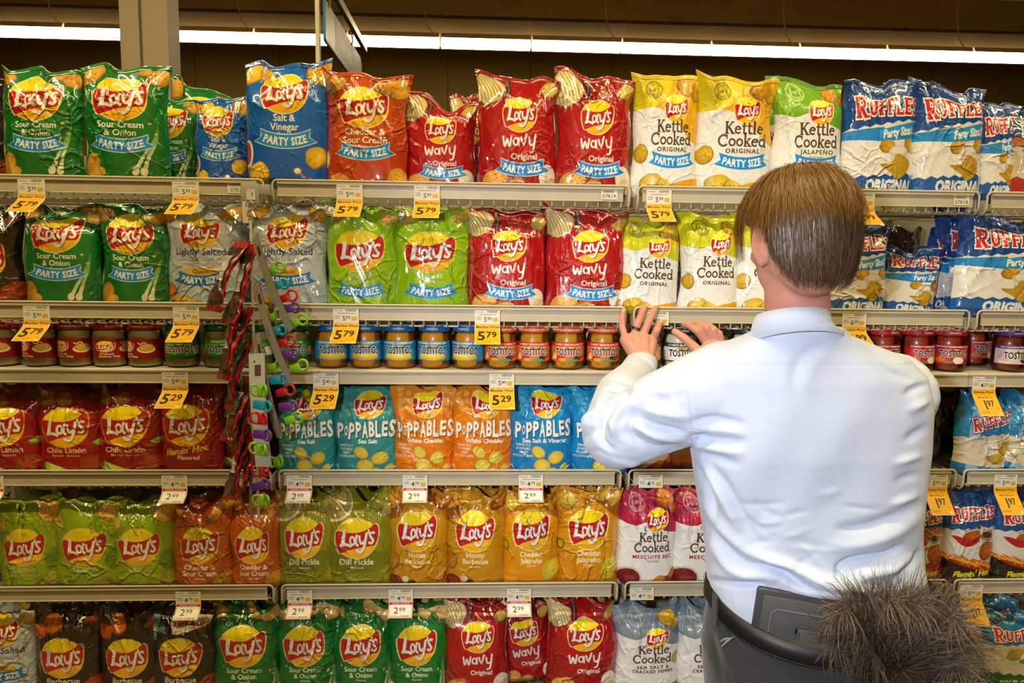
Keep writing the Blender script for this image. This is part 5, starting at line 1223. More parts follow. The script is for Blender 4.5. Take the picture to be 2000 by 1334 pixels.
for sx in (-1, 1):
    chain(b, [((XC+sx*.09, -.50, ZB-.14), .085), ((XC+sx*.10, -.49, .50), .056), ((XC+sx*.11, -.51, .38), .054), ((XC+sx*.12, -.53, .10), .038)], 16)
    chain(b, [((XC+sx*.12, -.54, .055), .036), ((XC+sx*.13, -.42, .04), .032), ((XC+sx*.13, -.36, .035), .026)], 12)
chain(b, [(SHL, .058), ((SHL+ELL)/2, .048), (ELL, .040), ((ELL+WRL)/2, .037)], 14)
chain(b, [(SHR, .058), ((SHR+ELR)/2, .048), (ELR, .040), ((ELR+WRR)/2, .037)], 14)
bv, bf, _ = remeshed(b, .0048, 5)
# --- hands: palm and five separate fingers, remeshed finer
def hand(wr, fore, palm, fingers, thumb):
    h = MB(); chain(h, [(fore, .036), ((np.asarray(fore)+wr)/2, .031), (wr, .0265)], 18)
    for a, r in palm:
        chain(h, [(wr, .022), (a, r)], 12)
    for i in range(len(palm)-1):
        chain(h, [(palm[i][0], palm[i][1]), (palm[i+1][0], palm[i+1][1])], 10)
        m_ = (np.asarray(palm[i][0])*.45+np.asarray(palm[i+1][0])*.1+np.asarray(wr)*.45); uvsphere(h, m_, .019, None, 12, 8)
    for fg in fingers: chain(h, fg, 12)
    chain(h, thumb, 12)
    return remeshed(h, .0019, 4, .5)
def fing(pts, r0=.0098, r1=.0074, root=None):
    P = [at(*p) for p in pts]; n = len(P); o = []
    if root is not None: o.append((P[0]*.6+np.asarray(root)*.4, r0*1.05))
    for i, p in enumerate(P): o.append((p, r0+(r1-r0)*i/(n-1)+(.0007 if i == 1 else 0)))
    return o
wl = at(1258, 716, -.128)
LF = [[(1221, 660, -.080), (1215, 638, -.068), (1215, 620, -.038), (1217, 608, -.020)], [(1238, 654, -.086), (1246, 630, -.082), (1254, 611, -.050), (1259, 601, -.026)],
      [(1256, 655, -.088), (1266, 630, -.088), (1275, 612, -.058), (1280, 602, -.032)], [(1274, 664, -.088), (1283, 645, -.096), (1287, 634, -.074), (1287, 636, -.048)]]
hl = hand(wl, ELL*.45+wl*.55, [(at(1222, 664, -.084), .0155), (at(1240, 661, -.090), .0165), (at(1257, 662, -.092), .0165), (at(1272, 668, -.090), .0155)],
          [fing(LF[0], .0088, .0070, wl), fing(LF[1], .0098, .0078, wl), fing(LF[2], .0100, .0079, wl), fing(LF[3], .0098, .0079, wl)],
          [(at(1270, 708, -.105), .017), (at(1278, 696, -.080), .0125), (at(1281, 684, -.056), .0108), (at(1280, 676, -.04), .0092)])
wr = at(1392, 716, -.155)
RF = [[(1382, 672, -.105), (1362, 646, -.105), (1346, 636, -.080), (1336, 634, -.058)], [(1392, 670, -.105), (1380, 641, -.108), (1364, 633, -.082), (1354, 634, -.062)],
      [(1402, 670, -.105), (1394, 644, -.108), (1382, 634, -.085), (1372, 636, -.066)], [(1411, 674, -.105), (1405, 652, -.105), (1396, 644, -.085), (1390, 646, -.070)]]
hr = hand(wr, ELR*.45+wr*.55, [(at(1380, 680, -.11), .0155), (at(1391, 678, -.112), .0165), (at(1402, 678, -.112), .016), (at(1411, 684, -.11), .015)],
          [fing(RF[0], .0098, .0078, wr), fing(RF[1], .0100, .0079, wr), fing(RF[2], .0097, .0077, wr), fing(RF[3], .0088, .0070, wr)],
          [(at(1376, 704, -.13), .017), (at(1356, 678, -.105), .0125), (at(1336, 660, -.088), .0108), (at(1318, 648, -.070), .0090)])
V_ = [bv, hl[0], hr[0]]; off = [0, len(bv), len(bv)+len(hl[0])]
man = link('person', mesh_np('person', np.vstack(V_), np.vstack([bf, hl[1]+off[1], hr[1]+off[2]]), M['skin']))
tag(man, 'person seen from behind in a pale blue shirt, both hands reaching to the jar shelf', 'person')
# nails
nm = mat('nail', 'e2b3a0', .25)
for i, fg in enumerate(LF+RF):
    p, q = at(*fg[-1]), at(*fg[-2]); d = (p-q)/np.linalg.norm(p-q); up = np.array([0, -.8, .6]); up -= d*(up@d); up /= np.linalg.norm(up); s_ = np.cross(d, up)
    Rm = np.stack([d, s_, up], 1); nb_ = MB(); uvsphere(nb_, p-d*.002+up*.0052, (.0052, .0044, .0024), Rm, 12, 8); nb_.build('fingernail', nm, man, smooth=True)
# eyes
ew = mat('eye_white', 'e6e2dc', .2); ei = mat('iris', '4a5a60', .2)
for sx in (-1, 1):
    e_ = MB(); uvsphere(e_, hd(sx*.031, .078, -.004), .0125, None, 16, 10); eo = e_.build('eye', ew, man, smooth=True)
    e_ = MB(); uvsphere(e_, hd(sx*.031, .0865, -.004), .0055, None, 12, 8); e_.build('iris', ei, eo, smooth=True)
m_ = MB(); uvsphere(m_, hd(0, .1045, -.067), (.020, .004, .0075), RH, 14, 8); m_.build('lips', mat('lips', 'b06a60', .4), man, smooth=True)
# ring
p, q = at(1238, 654, -.086), at(1246, 630, -.082); rp = p*.5+q*.5; d = (q-p)/np.linalg.norm(q-p)
u_ = np.cross(d, (0, 1, 0)); u_ /= np.linalg.norm(u_); w_ = np.cross(d, u_)
rb = MB()
for dd in (-.0022, 0, .0022): rb.tube([rp+d*dd+.0106*(math.cos(t)*u_+math.sin(t)*w_) for t in np.linspace(0, 2*PI, 24, endpoint=False)], .0014, 6, closed=True)
tag(rb.build('finger_ring', M['ring'], None, smooth=True), 'dark metal band ring on the finger of the hand on the shelf edge', 'ring')

# --- shirt
s = MB(); loft(s, torso_rings(1.0))
midL = (SHL+ELL)/2
chain(s, [(SHL+np.array([.03, 0, 0]), .088), (midL+np.array([0, 0, -.006]), .080), (ELL+np.array([.01, -.0, -.004]), .068)], 20)
chain(s, [(ELL+np.array([.004, 0, 0]), .066), ((ELL+WRL)/2+np.array([-.012, 0, .004]), .058), (ELL*.14+WRL*.86, .044), (WRL+(WRL-ELL)*.02, .040)], 20)
chain(s, [(SHR+np.array([-.02, 0, -.01]), .086), ((SHR+ELR)/2, .074), (ELR, .062), ((ELR+WRR)/2, .052), (ELR*.1+WRR*.9, .042)], 20)
sv, sf, sn = remeshed(s, .0042, 14, .5)
pp = px_of(sv); facing = np.clip(-(sn*( (sv-CAM)/np.linalg.norm(sv-CAM, axis=1)[:, None])).sum(1), 0, 1)
def fold(poly, amp, w, sharp=2.):
    q = smooth_pts(poly, 6) if len(poly) > 2 else np.asarray(poly, float)
    dmin = np.full(len(pp), 1e9); tt = np.zeros(len(pp)); L = np.concatenate([[0], np.cumsum(np.hypot(*np.diff(q, axis=0).T))]); L /= L[-1]
    for i in range(len(q)-1):
        a, e = q[i], q[i+1]-q[i]; t = np.clip(((pp-a)@e)/(e@e), 0, 1); dd = np.hypot(*(pp-a-t[:, None]*e).T)
        m = dd < dmin; dmin[m] = dd[m]; tt[m] = (L[i]+t*(L[i+1]-L[i]))[m]
    env = np.sin(np.clip(tt*.92+.04, 0, 1)*PI)**.6
    return amp*env*np.exp(-(dmin/w)**sharp)
FOLDS = [  # grooves negative, ridges positive; metres, pixels
 ([(1352, 826), (1400, 820), (1450, 828)], -.006, 8), ([(1352, 842), (1400, 840), (1450, 846)], .004, 8), ([(1352, 856), (1400, 860), (1452, 862)], -.007, 8), ([(1352, 884), (1390, 892), (1440, 905)], -.006, 8),
 ([(1352, 872), (1390, 876), (1450, 884)], .005, 8), ([(1354, 900), (1376, 940), (1392, 985), (1400, 1020)], -.009, 9), ([(1364, 896), (1392, 935), (1420, 985), (1440, 1030)], .007, 11),
 ([(1376, 900), (1420, 950), (1450, 1010), (1480, 1060)], -.006, 11), ([(1362, 990), (1392, 1040), (1440, 1090), (1490, 1110)], -.007, 10), ([(1372, 980), (1410, 1030), (1460, 1075), (1520, 1095)], .007, 12),
 ([(1392, 1060), (1420, 1100), (1470, 1125)], .006, 10), ([(1392, 1132), (1440, 1140), (1490, 1136)], -.010, 7), ([(1480, 1100), (1530, 1118), (1565, 1140), (1600, 1152)], -.011, 8), ([(1490, 1088), (1540, 1104), (1580, 1122), (1620, 1136)], .010, 10),
 ([(1600, 1150), (1660, 1158), (1720, 1160), (1780, 1148)], -.009, 8), ([(1636, 1128), (1640, 1106), (1668, 1092), (1720, 1084), (1760, 1066)], -.011, 7), ([(1648, 1138), (1680, 1122), (1730, 1112), (1776, 1088)], .010, 11),
 ([(1700, 1158), (1740, 1140), (1780, 1110), (1796, 1080)], -.009, 8), ([(1620, 1070), (1680, 1062), (1740, 1042), (1788, 1010)], .006, 14), ([(1640, 1034), (1700, 1024), (1760, 1000), (1788, 985)], -.006, 11),
 ([(1740, 985), (1765, 974), (1788, 966)], .005, 8), ([(1750, 905), (1775, 896), (1796, 890)], .005, 8), ([(1750, 940), (1772, 931), (1792, 927)], -.004, 8), ([(1768, 860), (1790, 845), (1804, 834)], -.005, 9), ([(1775, 800), (1796, 788), (1806, 782)], .006, 9), ([(1770, 770), (1790, 758), (1806, 752)], -.007, 7),
 ([(1604, 676), (1566, 700), (1552, 735), (1556, 770)], -.003, 14), ([(1620, 690), (1590, 712), (1578, 745)], .002, 16), ([(1690, 672), (1720, 690), (1760, 708)], -.004, 9), ([(1700, 700), (1740, 725), (1790, 745)], -.004, 9),
 # sleeve
 ([(1228, 766), (1204, 786), (1180, 812), (1172, 850), (1186, 872)], -.014, 8), ([(1240, 776), (1216, 800), (1200, 830), (1200, 860)], .010, 9), ([(1258, 790), (1238, 812), (1230, 840), (1250, 872)], -.007, 8), ([(1232, 806), (1280, 834), (1330, 846)], -.010, 8),
 ([(1224, 824), (1280, 850), (1335, 862)], .007, 9), ([(1246, 790), (1290, 806), (1340, 818)], .008, 10), ([(1218, 846), (1270, 874), (1330, 878)], -.007, 8), ([(1180, 884), (1240, 902), (1320, 896)], .007, 10), ([(1160, 880), (1220, 896), (1300, 905)], -.005, 7),
 ([(1270, 752), (1300, 740), (1336, 720)], -.005, 9), ([(1262, 770), (1300, 766), (1340, 760)], .005, 10), ([(1290, 730), (1310, 760), (1318, 790)], -.004, 9),
 ([(1172, 770), (1200, 762), (1228, 764)], -.008, 6), ([(1160, 788), (1190, 776), (1216, 778)], .007, 6), ([(1148, 806), (1176, 792), (1198, 794)], -.008, 6), ([(1138, 838), (1152, 816), (1172, 806)], .007, 7), ([(1134, 866), (1146, 850), (1162, 836)], -.006, 7), ([(1186, 742), (1210, 744), (1232, 752)], -.005, 5)]
disp = np.zeros(len(sv))
disp += fold([(1545, 1140), (1600, 1148), (1680, 1156), (1740, 1156), (1800, 1140)], .030, 22); disp += fold([(1395, 1120), (1470, 1122), (1540, 1128)], .010, 18)
for poly, amp, w in FOLDS: disp += fold(poly, amp*1.5, w*.92)
rw = random.Random(3)
for i in range(46):      # small random creases on the sleeve and the lower back
    z_ = i % 2; cx_, cy_ = (rw.uniform(1180, 1330), rw.uniform(760, 890)) if z_ else (rw.uniform(1400, 1780), rw.uniform(960, 1150)); a_ = rw.gauss(.25, .4)+(.3 if z_ else 0); l_ = rw.uniform(20, 55)
    disp += fold([(cx_-math.cos(a_)*l_, cy_-math.sin(a_)*l_), (cx_, cy_+rw.uniform(-5, 5)), (cx_+math.cos(a_)*l_, cy_+math.sin(a_)*l_)], rw.choice((-1, 1))*rw.uniform(.0012, .0028), rw.uniform(4, 8))
# loose cloth: broad soft undulation
for kx, ky, ph, a in ((.021, .009, 0, .0022), (.009, .027, 2, .0018), (.035, .018, 4, .0012), (.05, .03, 1, .0008)): disp += a*np.sin(pp[:, 0]*kx+pp[:, 1]*ky+ph)
# seams: puckered armhole and yoke
seam = [(1336, 690), (1340, 730), (1348, 780), (1354, 830), (1354, 880), (1346, 902)]
q = smooth_pts(seam, 6); dm = np.min([np.hypot(*(pp-a).T) for a in q], axis=0)
disp += -.0030*np.exp(-(dm/2.6)**2)+.0022*np.exp(-((dm-7)/4.)**2)*(.5+.5*np.sin(pp[:, 1]*.85))
ym = 716-(pp[:, 0]-1350)*.012; mk = (pp[:, 0] > 1352) & (pp[:, 0] < 1800); disp += np.where(mk, -.0016*np.exp(-((pp[:, 1]-ym)/2.2)**2), 0)
mk = facing > .05; sv2 = sv+sn*(disp*np.clip(facing*3, 0, 1))[:, None]
sh_ = link('shirt', mesh_np('shirt', sv2, sf, M['shirt']), man); sh_['label'] = 'pale blue woven long-sleeved shirt'
# collar: a folded band round the neck
ct, cbm = at(1553, 597, -.600), at(1563, 636, -.592)
def cring(c, a, b, front_drop, n=40, dz=0): return [(c[0]+a*math.cos(t), c[1]+.012+b*math.sin(t), c[2]+dz-front_drop*(1+math.sin(t))/2) for t in np.linspace(0, 2*PI, n, endpoint=False)]
cl_ = MB(); loft(cl_, [cring(ct, .060, .062, .050, dz=-.03), cring(ct, .0615, .0635, .040, dz=0), cring(ct, .0645, .0665, .040, dz=.002), cring(ct, .070, .072, .047, dz=-.016), cring(cbm, .0795, .0815, .056), cring(cbm, .0775, .0795, .056, dz=-.0025)], cap=False)
cm_ = cl_.mesh('collar', M['shirt'], smooth=True); co_ = link('collar', cm_, man)
sb = MB(); sb.tube([(x_, y_, z_+.006) for x_, y_, z_ in cring(cbm, .0790, .0810, .056)], .0006, 5, closed=True); sb.build('collar_stitch', M['shirt'], co_, smooth=True)
# cuffs
def cuff(wrp, elp, name='cuff', r=.0405, off=.0):
    d = (wrp-elp)/np.linalg.norm(wrp-elp); a = np.cross(d, (0, 0, 1.)); a /= np.linalg.norm(a); b_ = np.cross(d, a); rings = []
    for t, rr in ((-.052, r*1.00), (-.05, r*1.06), (-.02, r*1.04), (.004, r*1.0), (.0065, r*.985), (.005, r*.93), (-.03, r*.92)):
        rings.append([tuple(wrp+d*(t+off)+rr*(math.cos(u)*a+.88*math.sin(u)*b_)) for u in np.linspace(0, 2*PI, 36, endpoint=False)])
    m = MB(); loft(m, rings, cap=False); return m.build(name, M['shirt'], man, smooth=True)
cdir = at(1252, 712, -.115)
cuff(cdir, ELL*.5+WRL*.5+np.array([-.012, 0, 0])*.5, r=.0395, off=.003); cuff(WRR, ELR)
# --- trousers
t_ = MB()
XL_, XR_ = at(1386, 1200, -.50)[0], at(1800, 1200, -.50)[0]; XC = (XL_+XR_)/2; AW = (XR_-XL_)/2
ZL = at(1392, 1168, -.50)[2]; BK = -.690; ZK = at(1600, 1310, BK)[2]
def wz(th): return ZL-(ZL-ZK)*max(0., math.sin(th))**.9
def wring(dz, a, b, n=48, yc=-.505):
    o = []
    for k in range(n):
        t = 2*PI*k/n; ct_, st_ = math.cos(t), math.sin(t); e = 2.2
        x = math.copysign(abs(ct_)**(2/e), ct_)*a; y = math.copysign(abs(st_)**(2/e), st_)*(b if st_ > 0 else b*.72)
        o.append((XC+x, yc-y, wz(t)+dz if dz is not None else 0))
    return o
AB = -.505-BK
ws = MB(); wst = [wring(.018, AW-.004, AB-.006), wring(.018, AW+.001, AB-.001), wring(-.03, AW+.006, AB+.002), wring(-.10, AW+.013, AB+.012)]
zlow = ZK-.20
wst += [sring((XC, -.505), AW+.012, AB-.02, zlow+.06, 48, 2.3)[::-1][12:]+sring((XC, -.505), AW+.012, AB-.02, zlow+.06, 48, 2.3)[::-1][:12]]
# legs by remesh
tm_ = MB(); loft(tm_, [[(x, y, z) for x, y, z in r] for r in wst[1:4]]+[[(XC+(x-XC)*.95, -.505+(y+.505)*.92, zlow+.05) for x, y, z in wst[3]], [(XC+(x-XC)*.88, -.505+(y+.505)*.78, zlow-.03) for x, y, z in wst[3]]])
for sx in (-1, 1):
    chain(tm_, [((XC+sx*.092, -.515, zlow+.03), .110), ((XC+sx*.098, -.505, zlow-.12), .102), ((XC+sx*.105, -.49, .50), .086), ((XC+sx*.115, -.50, .35), .078), ((XC+sx*.12, -.52, .06), .070)], 22)
tv, tf, tn = remeshed(tm_, .0075, 8)
tv = tv[:, :]; tpx = px_of(tv)
pp_s = pp; pp = tpx; dz_ = np.zeros(len(tv))
for poly, amp, w in (([(1404, 1200), (1440, 1260), (1500, 1330)], -.004, 5), ([(1412, 1196), (1450, 1250), (1520, 1320)], .004, 6), ([(1400, 1230), (1430, 1300), (1450, 1340)], .005, 8), ([(1390, 1240), (1410, 1330)], -.004, 7)): dz_ += fold(poly, amp, w)
pp = pp_s; tv = tv+tn*dz_[:, None]
tr = link('trousers', mesh_np('trousers', tv, tf, M['trousers']), man)
# belt and loops
bl = MB(); loft(bl, [wring(-.002, AW+.006, AB+.004, 64), wring(-.001, AW+.0095, AB+.0075, 64), wring(.018, AW+.0105, AB+.0085, 64), wring(.036, AW+.0085, AB+.0065, 64), wring(.037, AW+.005, AB+.003, 64)], cap=False)
bo = bl.build('belt', M['belt'], man, smooth=True); bo['label'] = 'plain black leather belt'
for dz in (.003, .032):
    MB().tube(wring(dz, AW+.0112, AB+.0092, 64), .0005, 4, closed=True).build('belt_stitch', M['tabedge'], bo, smooth=True)
for th in (math.radians(168), math.radians(90)-.10, math.radians(18)):
    k_ = MB(); 
    def wp(th, r, dz):
        e = 2.2; ct_, st_ = math.cos(th), math.sin(th); return np.array([XC+math.copysign(abs(ct_)**(2/e), ct_)*(AW+r), -.505-math.copysign(abs(st_)**(2/e), st_)*(AB+r)*(1 if st_ > 0 else .72), wz(th)+dz])
    rr_ = [[tuple(wp(th+dt, r, dz)) for dt, r in ((-.045, .010), (-.045, .014), (.045, .014), (.045, .010))] for dz in (-.014, .0, .02, .044)]
    loft(k_, rr_); k_.build('belt_loop', M['trousers'], tr)
# small side emblem on the trousers
ep = at(1414, 1246, -.62)
def near_surface(px_, py_, V3):
    q = px_of(V3); d_ = np.hypot(q[:, 0]-px_, q[:, 1]-py_); m = np.where(d_ < 9)[0]; i = m[np.argmin(V3[m][:, 1])]; return V3[i]
for dx, dy in ((0, 0), (4, 5)):
    e0, e1 = near_surface(1404+dx, 1248+dy, tv), near_surface(1422+dx, 1242+dy, tv)
    e0 = e0+np.array([-.001, -.0035, 0]); e1 = e1+np.array([-.001, -.0035, 0])
    MB().tube([e0, (e0*.6+e1*.4)+np.array([0, 0, .003]), e1+np.array([0, 0, .002])], [.0012, .0022, .0006], 6).build('emblem', M['thread'], tr)
for sx in (-1, 1):
    s_ = MB(); x_ = XC+sx*.125
    chain(s_, [((x_, -.56, .045), .045), ((x_, -.48, .048), .048), ((x_+sx*.01, -.38, .04), .046), ((x_+sx*.012, -.31, .035), .036)], 16)
    v_, f_, n_ = remeshed(s_, .006, 5); v_[:, 2] = np.maximum(v_[:, 2], .001); link('shoe', mesh_np('shoe', v_, f_, M['shoe']), man)

# --- hair: a solid cap and combed strands over it
hm_ = mat('brown_hair', '5e4422', .42, spec=.5); hm2 = mat('short_brown_hair', '4e3a28', .5, spec=.4)
hb = MB(); rh = random.Random(5)
def hsurf(ph, th, off):
    """ph round the head (0 = face), th down from the crown"""
    q = math.sin(th) if th < PI/2 else .58+.42*math.sin(th)
    return hd(math.sin(ph)*q*(SK[0]+off), math.cos(ph)*q*(SK[1]+off*.9)-(.0 if th < PI/2 else -.012*math.cos(th)*-1), math.cos(th)*(SK[2]+off)*(1 if th < PI/2 else 1.06)+.004)
def thmax(ph):
    a = abs(math.degrees(math.atan2(math.sin(ph), math.cos(ph))))
    return math.radians(float(np.interp(a, (0, 45, 62, 74, 80, 98, 106, 116, 132, 180), (70, 78, 112, 110, 84, 84, 104, 126, 146, 157))))
def thcap(ph):
    a = abs(math.degrees(math.atan2(math.sin(ph), math.cos(ph))))
    return thmax(ph)*.93 if a > 98 else math.radians(78)
rings = []
for j in range(15):
    rings.append([tuple(hsurf(2*PI*k/40, max(.02, thcap(2*PI*k/40)*j/14), .0165 if j < 8 else .0165-.0015*(j-8))) for k in range(40)])
rings.append([tuple(hsurf(2*PI*k/40, thcap(2*PI*k/40), -.004)) for k in range(40)])
loft(hb, rings); hair = hb.build('hair', hm2, man, smooth=True); hair['label'] = 'straight short brown hair, longer on top'
def ribbons(S, name, m, parent, cc=None, three=False):
    """S: list of (points, widths, side vector)"""
    V_ = []; f = []; c_ = []
    for si, (P, W_, sd) in enumerate(S):
        P = np.asarray(P); n0 = len(V_); n = len(P)
        for i in range(n):
            V_.append(P[i]-sd*W_[i]/2); V_.append(P[i]+sd*W_[i]/2)
        for i in range(n-1):
            a = n0+2*i; f.append((a, a+1, a+3, a+2))
            if cc: c_ += [cc[si]]*4
    me = mesh_np(name, np.array(V_), np.array(f), m, True, lin(np.array(c_)) if cc else None)
    o = link(name, me, parent); return o
hs1 = mat('hair_strands', rough=.38, attr='Col', spec=.55)
S = []; cc = []
ph_c, th_c = PI, .18
for i in range(5200):
    ph = rh.uniform(0, 2*PI); back = (1-math.cos(ph))/2
    th0 = rh.uniform(.02, 1.15)**1.; th1 = min(thmax(ph), math.radians(84+rh.uniform(-16, 14)+10*(1-back)-(6 if back > .7 else 0)+(26 if .10 < back < .45 else 0)))
    th1 = min(th1, thmax(ph)+math.radians(2))
    if th1 < th0+.25: continue
    lift = rh.uniform(.014, .027); P = []; dph = rh.gauss(0, .10)+.12*math.sin(3*ph); n = 8
    for k in range(n):
        t = k/(n-1); th = th0+(th1-th0)*t
        P.append(hsurf(ph+dph*t*t, th, lift*(.45+.65*math.sin(min(1, t*1.15)*PI*.62))+.002*math.sin(ph*60)))
    P = np.array(P); d = P[-1]-P[0]; nrm = P[n//2]-HC; sd = np.cross(d, nrm); sd /= np.linalg.norm(sd); sd = sd+nrm/np.linalg.norm(nrm)*rh.uniform(-.5, .5); sd /= np.linalg.norm(sd)
    w = rh.uniform(.0007, .0016); S.append((P, np.linspace(w, w*.25, n), sd)); g = rh.uniform(.75, 1.25); cc.append(np.clip(np.array([.44, .29, .09])*g, 0, 1))  # top layer tinted golden: warm overhead light put into the strand colour
def lower(i):
    ph = PI+rh.uniform(-1.75, 1.75)*1.0; tm_x = thmax(ph)
    th0 = math.radians(rh.uniform(66, 132)); th1 = min(tm_x+math.radians(rh.uniform(-20, 7)), th0+math.radians(rh.uniform(28, 44)))
    if th1 < th0+.12: return
    l0, l1 = rh.uniform(.010, .018), rh.uniform(.014, .024)*(1 if th1 < 2 else .75); P = []; n = 6; dph = rh.gauss(-.05, .05)
    for k in range(n):
        t = k/(n-1); P.append(hsurf(ph+dph*t, th0+(th1-th0)*t, l0+(l1-l0)*t-.004*t*t))
    P = np.array(P); nrm = P[3]-HC; sd = np.cross(P[-1]-P[0], nrm); sd /= np.linalg.norm(sd); sd = sd+nrm/np.linalg.norm(nrm)*rh.uniform(-.4, .4); sd /= np.linalg.norm(sd)
    w = rh.uniform(.0007, .0015); S.append((P, np.linspace(w, w*.2, n), sd)); g = rh.uniform(.65, 1.2); cc.append(np.clip(np.array([.36, .27, .20])*g, 0, 1))  # lower layer greyer: cooler flash light put into the strand colour
for i in range(5200): lower(i)
st = ribbons(S, 'strands', hs1, hair, cc); st['kind'] = 'stuff'

# --- tablet case tucked in the belt
Yt = -.616
ta, tb, tc_ = at(1480, 1146, Yt), at(1704, 1166, Yt), at(1502, 1300, Yt)
ang = -math.atan2(tb[2]-ta[2], tb[0]-ta[0])
Wt = .196; Ht = .19
te = empty('tablet_case', (ta[0], Yt, ta[2]), (math.radians(3.0), ang+math.radians(-1.0), math.radians(-14))); tag(te, 'grey leather tablet case tucked into the back of the belt', 'case')
MB().bbox(0, Wt, 0, .012, -Ht, 0, .006).build('shell', M['tabedge'], te, auto=40)
MB().bbox(.012, Wt-.004, -.0035, .002, -Ht+.006, -.013, .003).build('leather_panel', M['tab'], te, auto=40)
MB().tube([(.03, -.0042, -Ht+.02), (.03, -.0042, -.045), (.04, -.0042, -.036), (Wt-.02, -.0042, -.036)], .0005, 4).build('stitching', M['thread'], te)
MB().tube([(.098+.034*math.cos(t), -.0055, -.118+.034*math.sin(t)) for t in np.linspace(.4*PI, 1.35*PI, 18)], .0032, 8).build('elastic_loop', M['blackp'], te, smooth=True)
sp_ = MB(); sp_.bbox(.080, .122, -.0095, -.0035, -.17, -.066, .0022); so = sp_.build('strap', M['tab'], te, auto=40)
for dx in (.0835, .1185): MB().tube([(dx, -.0099, -.165), (dx, -.0099, -.070)], .0005, 4).build('strap_stitch', M['blackp'], so)
MB().bbox(.076, .126, -.0075, -.003, -.078, -.064, .002).build('elastic_band', M['blackp'], te)

# --- feather duster
bp = at(1706, 1345, -.735)
du = empty('feather_duster', tuple(bp)); tag(du, 'brown ostrich feather duster sticking out of the back pocket', 'duster')
MB().tube([(0, 0, .01), (.002, .012, -.03), (-.004, .05, -.10), (-.010, .085, -.2)], [.011, .010, .009, .008], 12).build('handle', mat('cream_handle', 'cfc9bd', .4), du, smooth=True)
MB().tube([(0, 0, .012), (.003, 0, .035)], [.012, .010], 12).build('ferrule', M['belt'], du, smooth=True)
rf = random.Random(8); bm_ = mat('feather_barbs', rough=.6, attr='Col', spec=.2)
PL = [(1652, 1182), (1640, 1238), (1690, 1172), (1735, 1168), (1775, 1172), (1822, 1170), (1856, 1200), (1878, 1246), (1862, 1290), (1800, 1215), (1760, 1205), (1700, 1220), (1740, 1260), (1790, 1262), (1672, 1222), (1836, 1232), (1810, 1300), (1760, 1310), (1694, 1266)]
for i, (tx, ty) in enumerate(PL):
    Yp = -.745+rf.uniform(-.055, .03)-(.03 if i > 9 else 0); tip = at(tx, ty, Yp)-bp; L_ = np.linalg.norm(tip)
    mid = tip*.55+np.array([rf.uniform(-.01, .01), -.012, .018]); spn = smooth_pts([np.zeros(3), mid, tip, tip+np.array([rf.uniform(-.01, .01), -.012, -.016])], 7)
    fe = MB(); fe.tube(spn, np.linspace(.0016, .0005, len(spn)), 5); fo = fe.build('feather', mat('quill', '6a5848', .5) if i == 0 else bpy.data.materials['quill'], du, smooth=True)
    S = []; cc = []; base = np.array([.34, .31, .28])*rf.uniform(.7, 1.1)
    if rf.random() < .3: base = np.array([.45, .38, .32])
    for k in range(600):
        wide = rf.random() < .4
        t = rf.uniform(.10, .9); p = spn[min(int(t*(len(spn)-1)), len(spn)-2)]; d = spn[min(int(t*(len(spn)-1))+1, len(spn)-1)]-p; d = d/max(np.linalg.norm(d), 1e-6)
        r3 = np.array([rf.gauss(0, 1) for _ in range(3)]); r3 -= d*(r3@d); r3 /= np.linalg.norm(r3); r3 = r3*(1.5 if wide else 1.); ln = rf.uniform(.018, .044)*(.7+.5*math.sin(t*PI))
        P = [p, p+(r3*.6+d*.7)*ln*.5, p+(r3*.7+d*1.1)*ln*.85+np.array([0, 0, -.002]), p+(r3*.6+d*1.35)*ln+np.array([0, 0, -.006])]
        P = smooth_pts(P, 2); sd = np.cross(P[-1]-P[0], [rf.gauss(0, 1) for _ in range(3)]); sd /= max(np.linalg.norm(sd), 1e-9)
        w = rf.uniform(.0008, .0016); S.append((P, np.linspace(w, w*.3, len(P)), sd)); g = rf.uniform(.55, 1.25); cc.append(np.clip(base*g, 0, 1))
    bo_ = ribbons(S, 'barbs', bm_, fo, cc); bo_['kind'] = 'stuff'
# ------------------------------------------------------------------ clip strip with snack pouches and bag clips
M['plast'] = mat('grey_plastic', '9a9890', .4); M['clear'] = mat('clear_strip', 'c9c6ba', .2); M['steel'] = mat('bright_wire', 'b8b6b0', .25, metal=.9)
YH = -.05
hp = at(490, 395, YH)
hk = empty('strip_holder', tuple(at(488, 358, -.03))); tag(hk, 'grey plastic holder clipped to the top shelf edge with wire hook', 'holder')
MB().bbox(-.022, .022, -.004, .014, -.05, .0, .002).build('clip_body', M['plast'], hk, auto=40); MB().bbox(.0, .048, -.002, .016, -.028, -.002, .002).build('clip_arm', M['plast'], hk, auto=40)
v, f, cc = art_mesh(22, 26, [(rect(1, 1, 21, 25), 'cfcdc6'), (rect(13, 8, 15, 19), '2a2a2a')]+smalltext(3, 20, 8), lambda p: np.tile(hx('b5b2aa'), (len(p), 1)), step=8)
link('sticker', mesh_np('sticker', np.stack([v[:, 0]/1000-.008, np.full(len(v), -.0048), v[:, 1]/1000-.040], 1), f, M['paper'], False, cc), hk)
o_ = np.array(at(488, 358, -.03)); L_ = lambda px, py, y: np.array(at(px, py, y))-o_
MB().tube(smooth_pts([L_(480, 402, -.035), L_(484, 392, -.045), L_(492, 394, -.05), L_(493, 404, -.052), L_(484, 414, -.052), L_(484, 424, -.052), L_(491, 426, -.052), L_(494, 420, -.052)], 4), .0013, 6).build('wire_hook', M['steel'], hk, smooth=True)
MB().bbox(L_(463, 0, -.03)[0], L_(475, 0, -.03)[0], -.006, -.004, L_(470, 436, -.036)[2], -.045, .0006).build('paper_tab', M['clear'], hk)
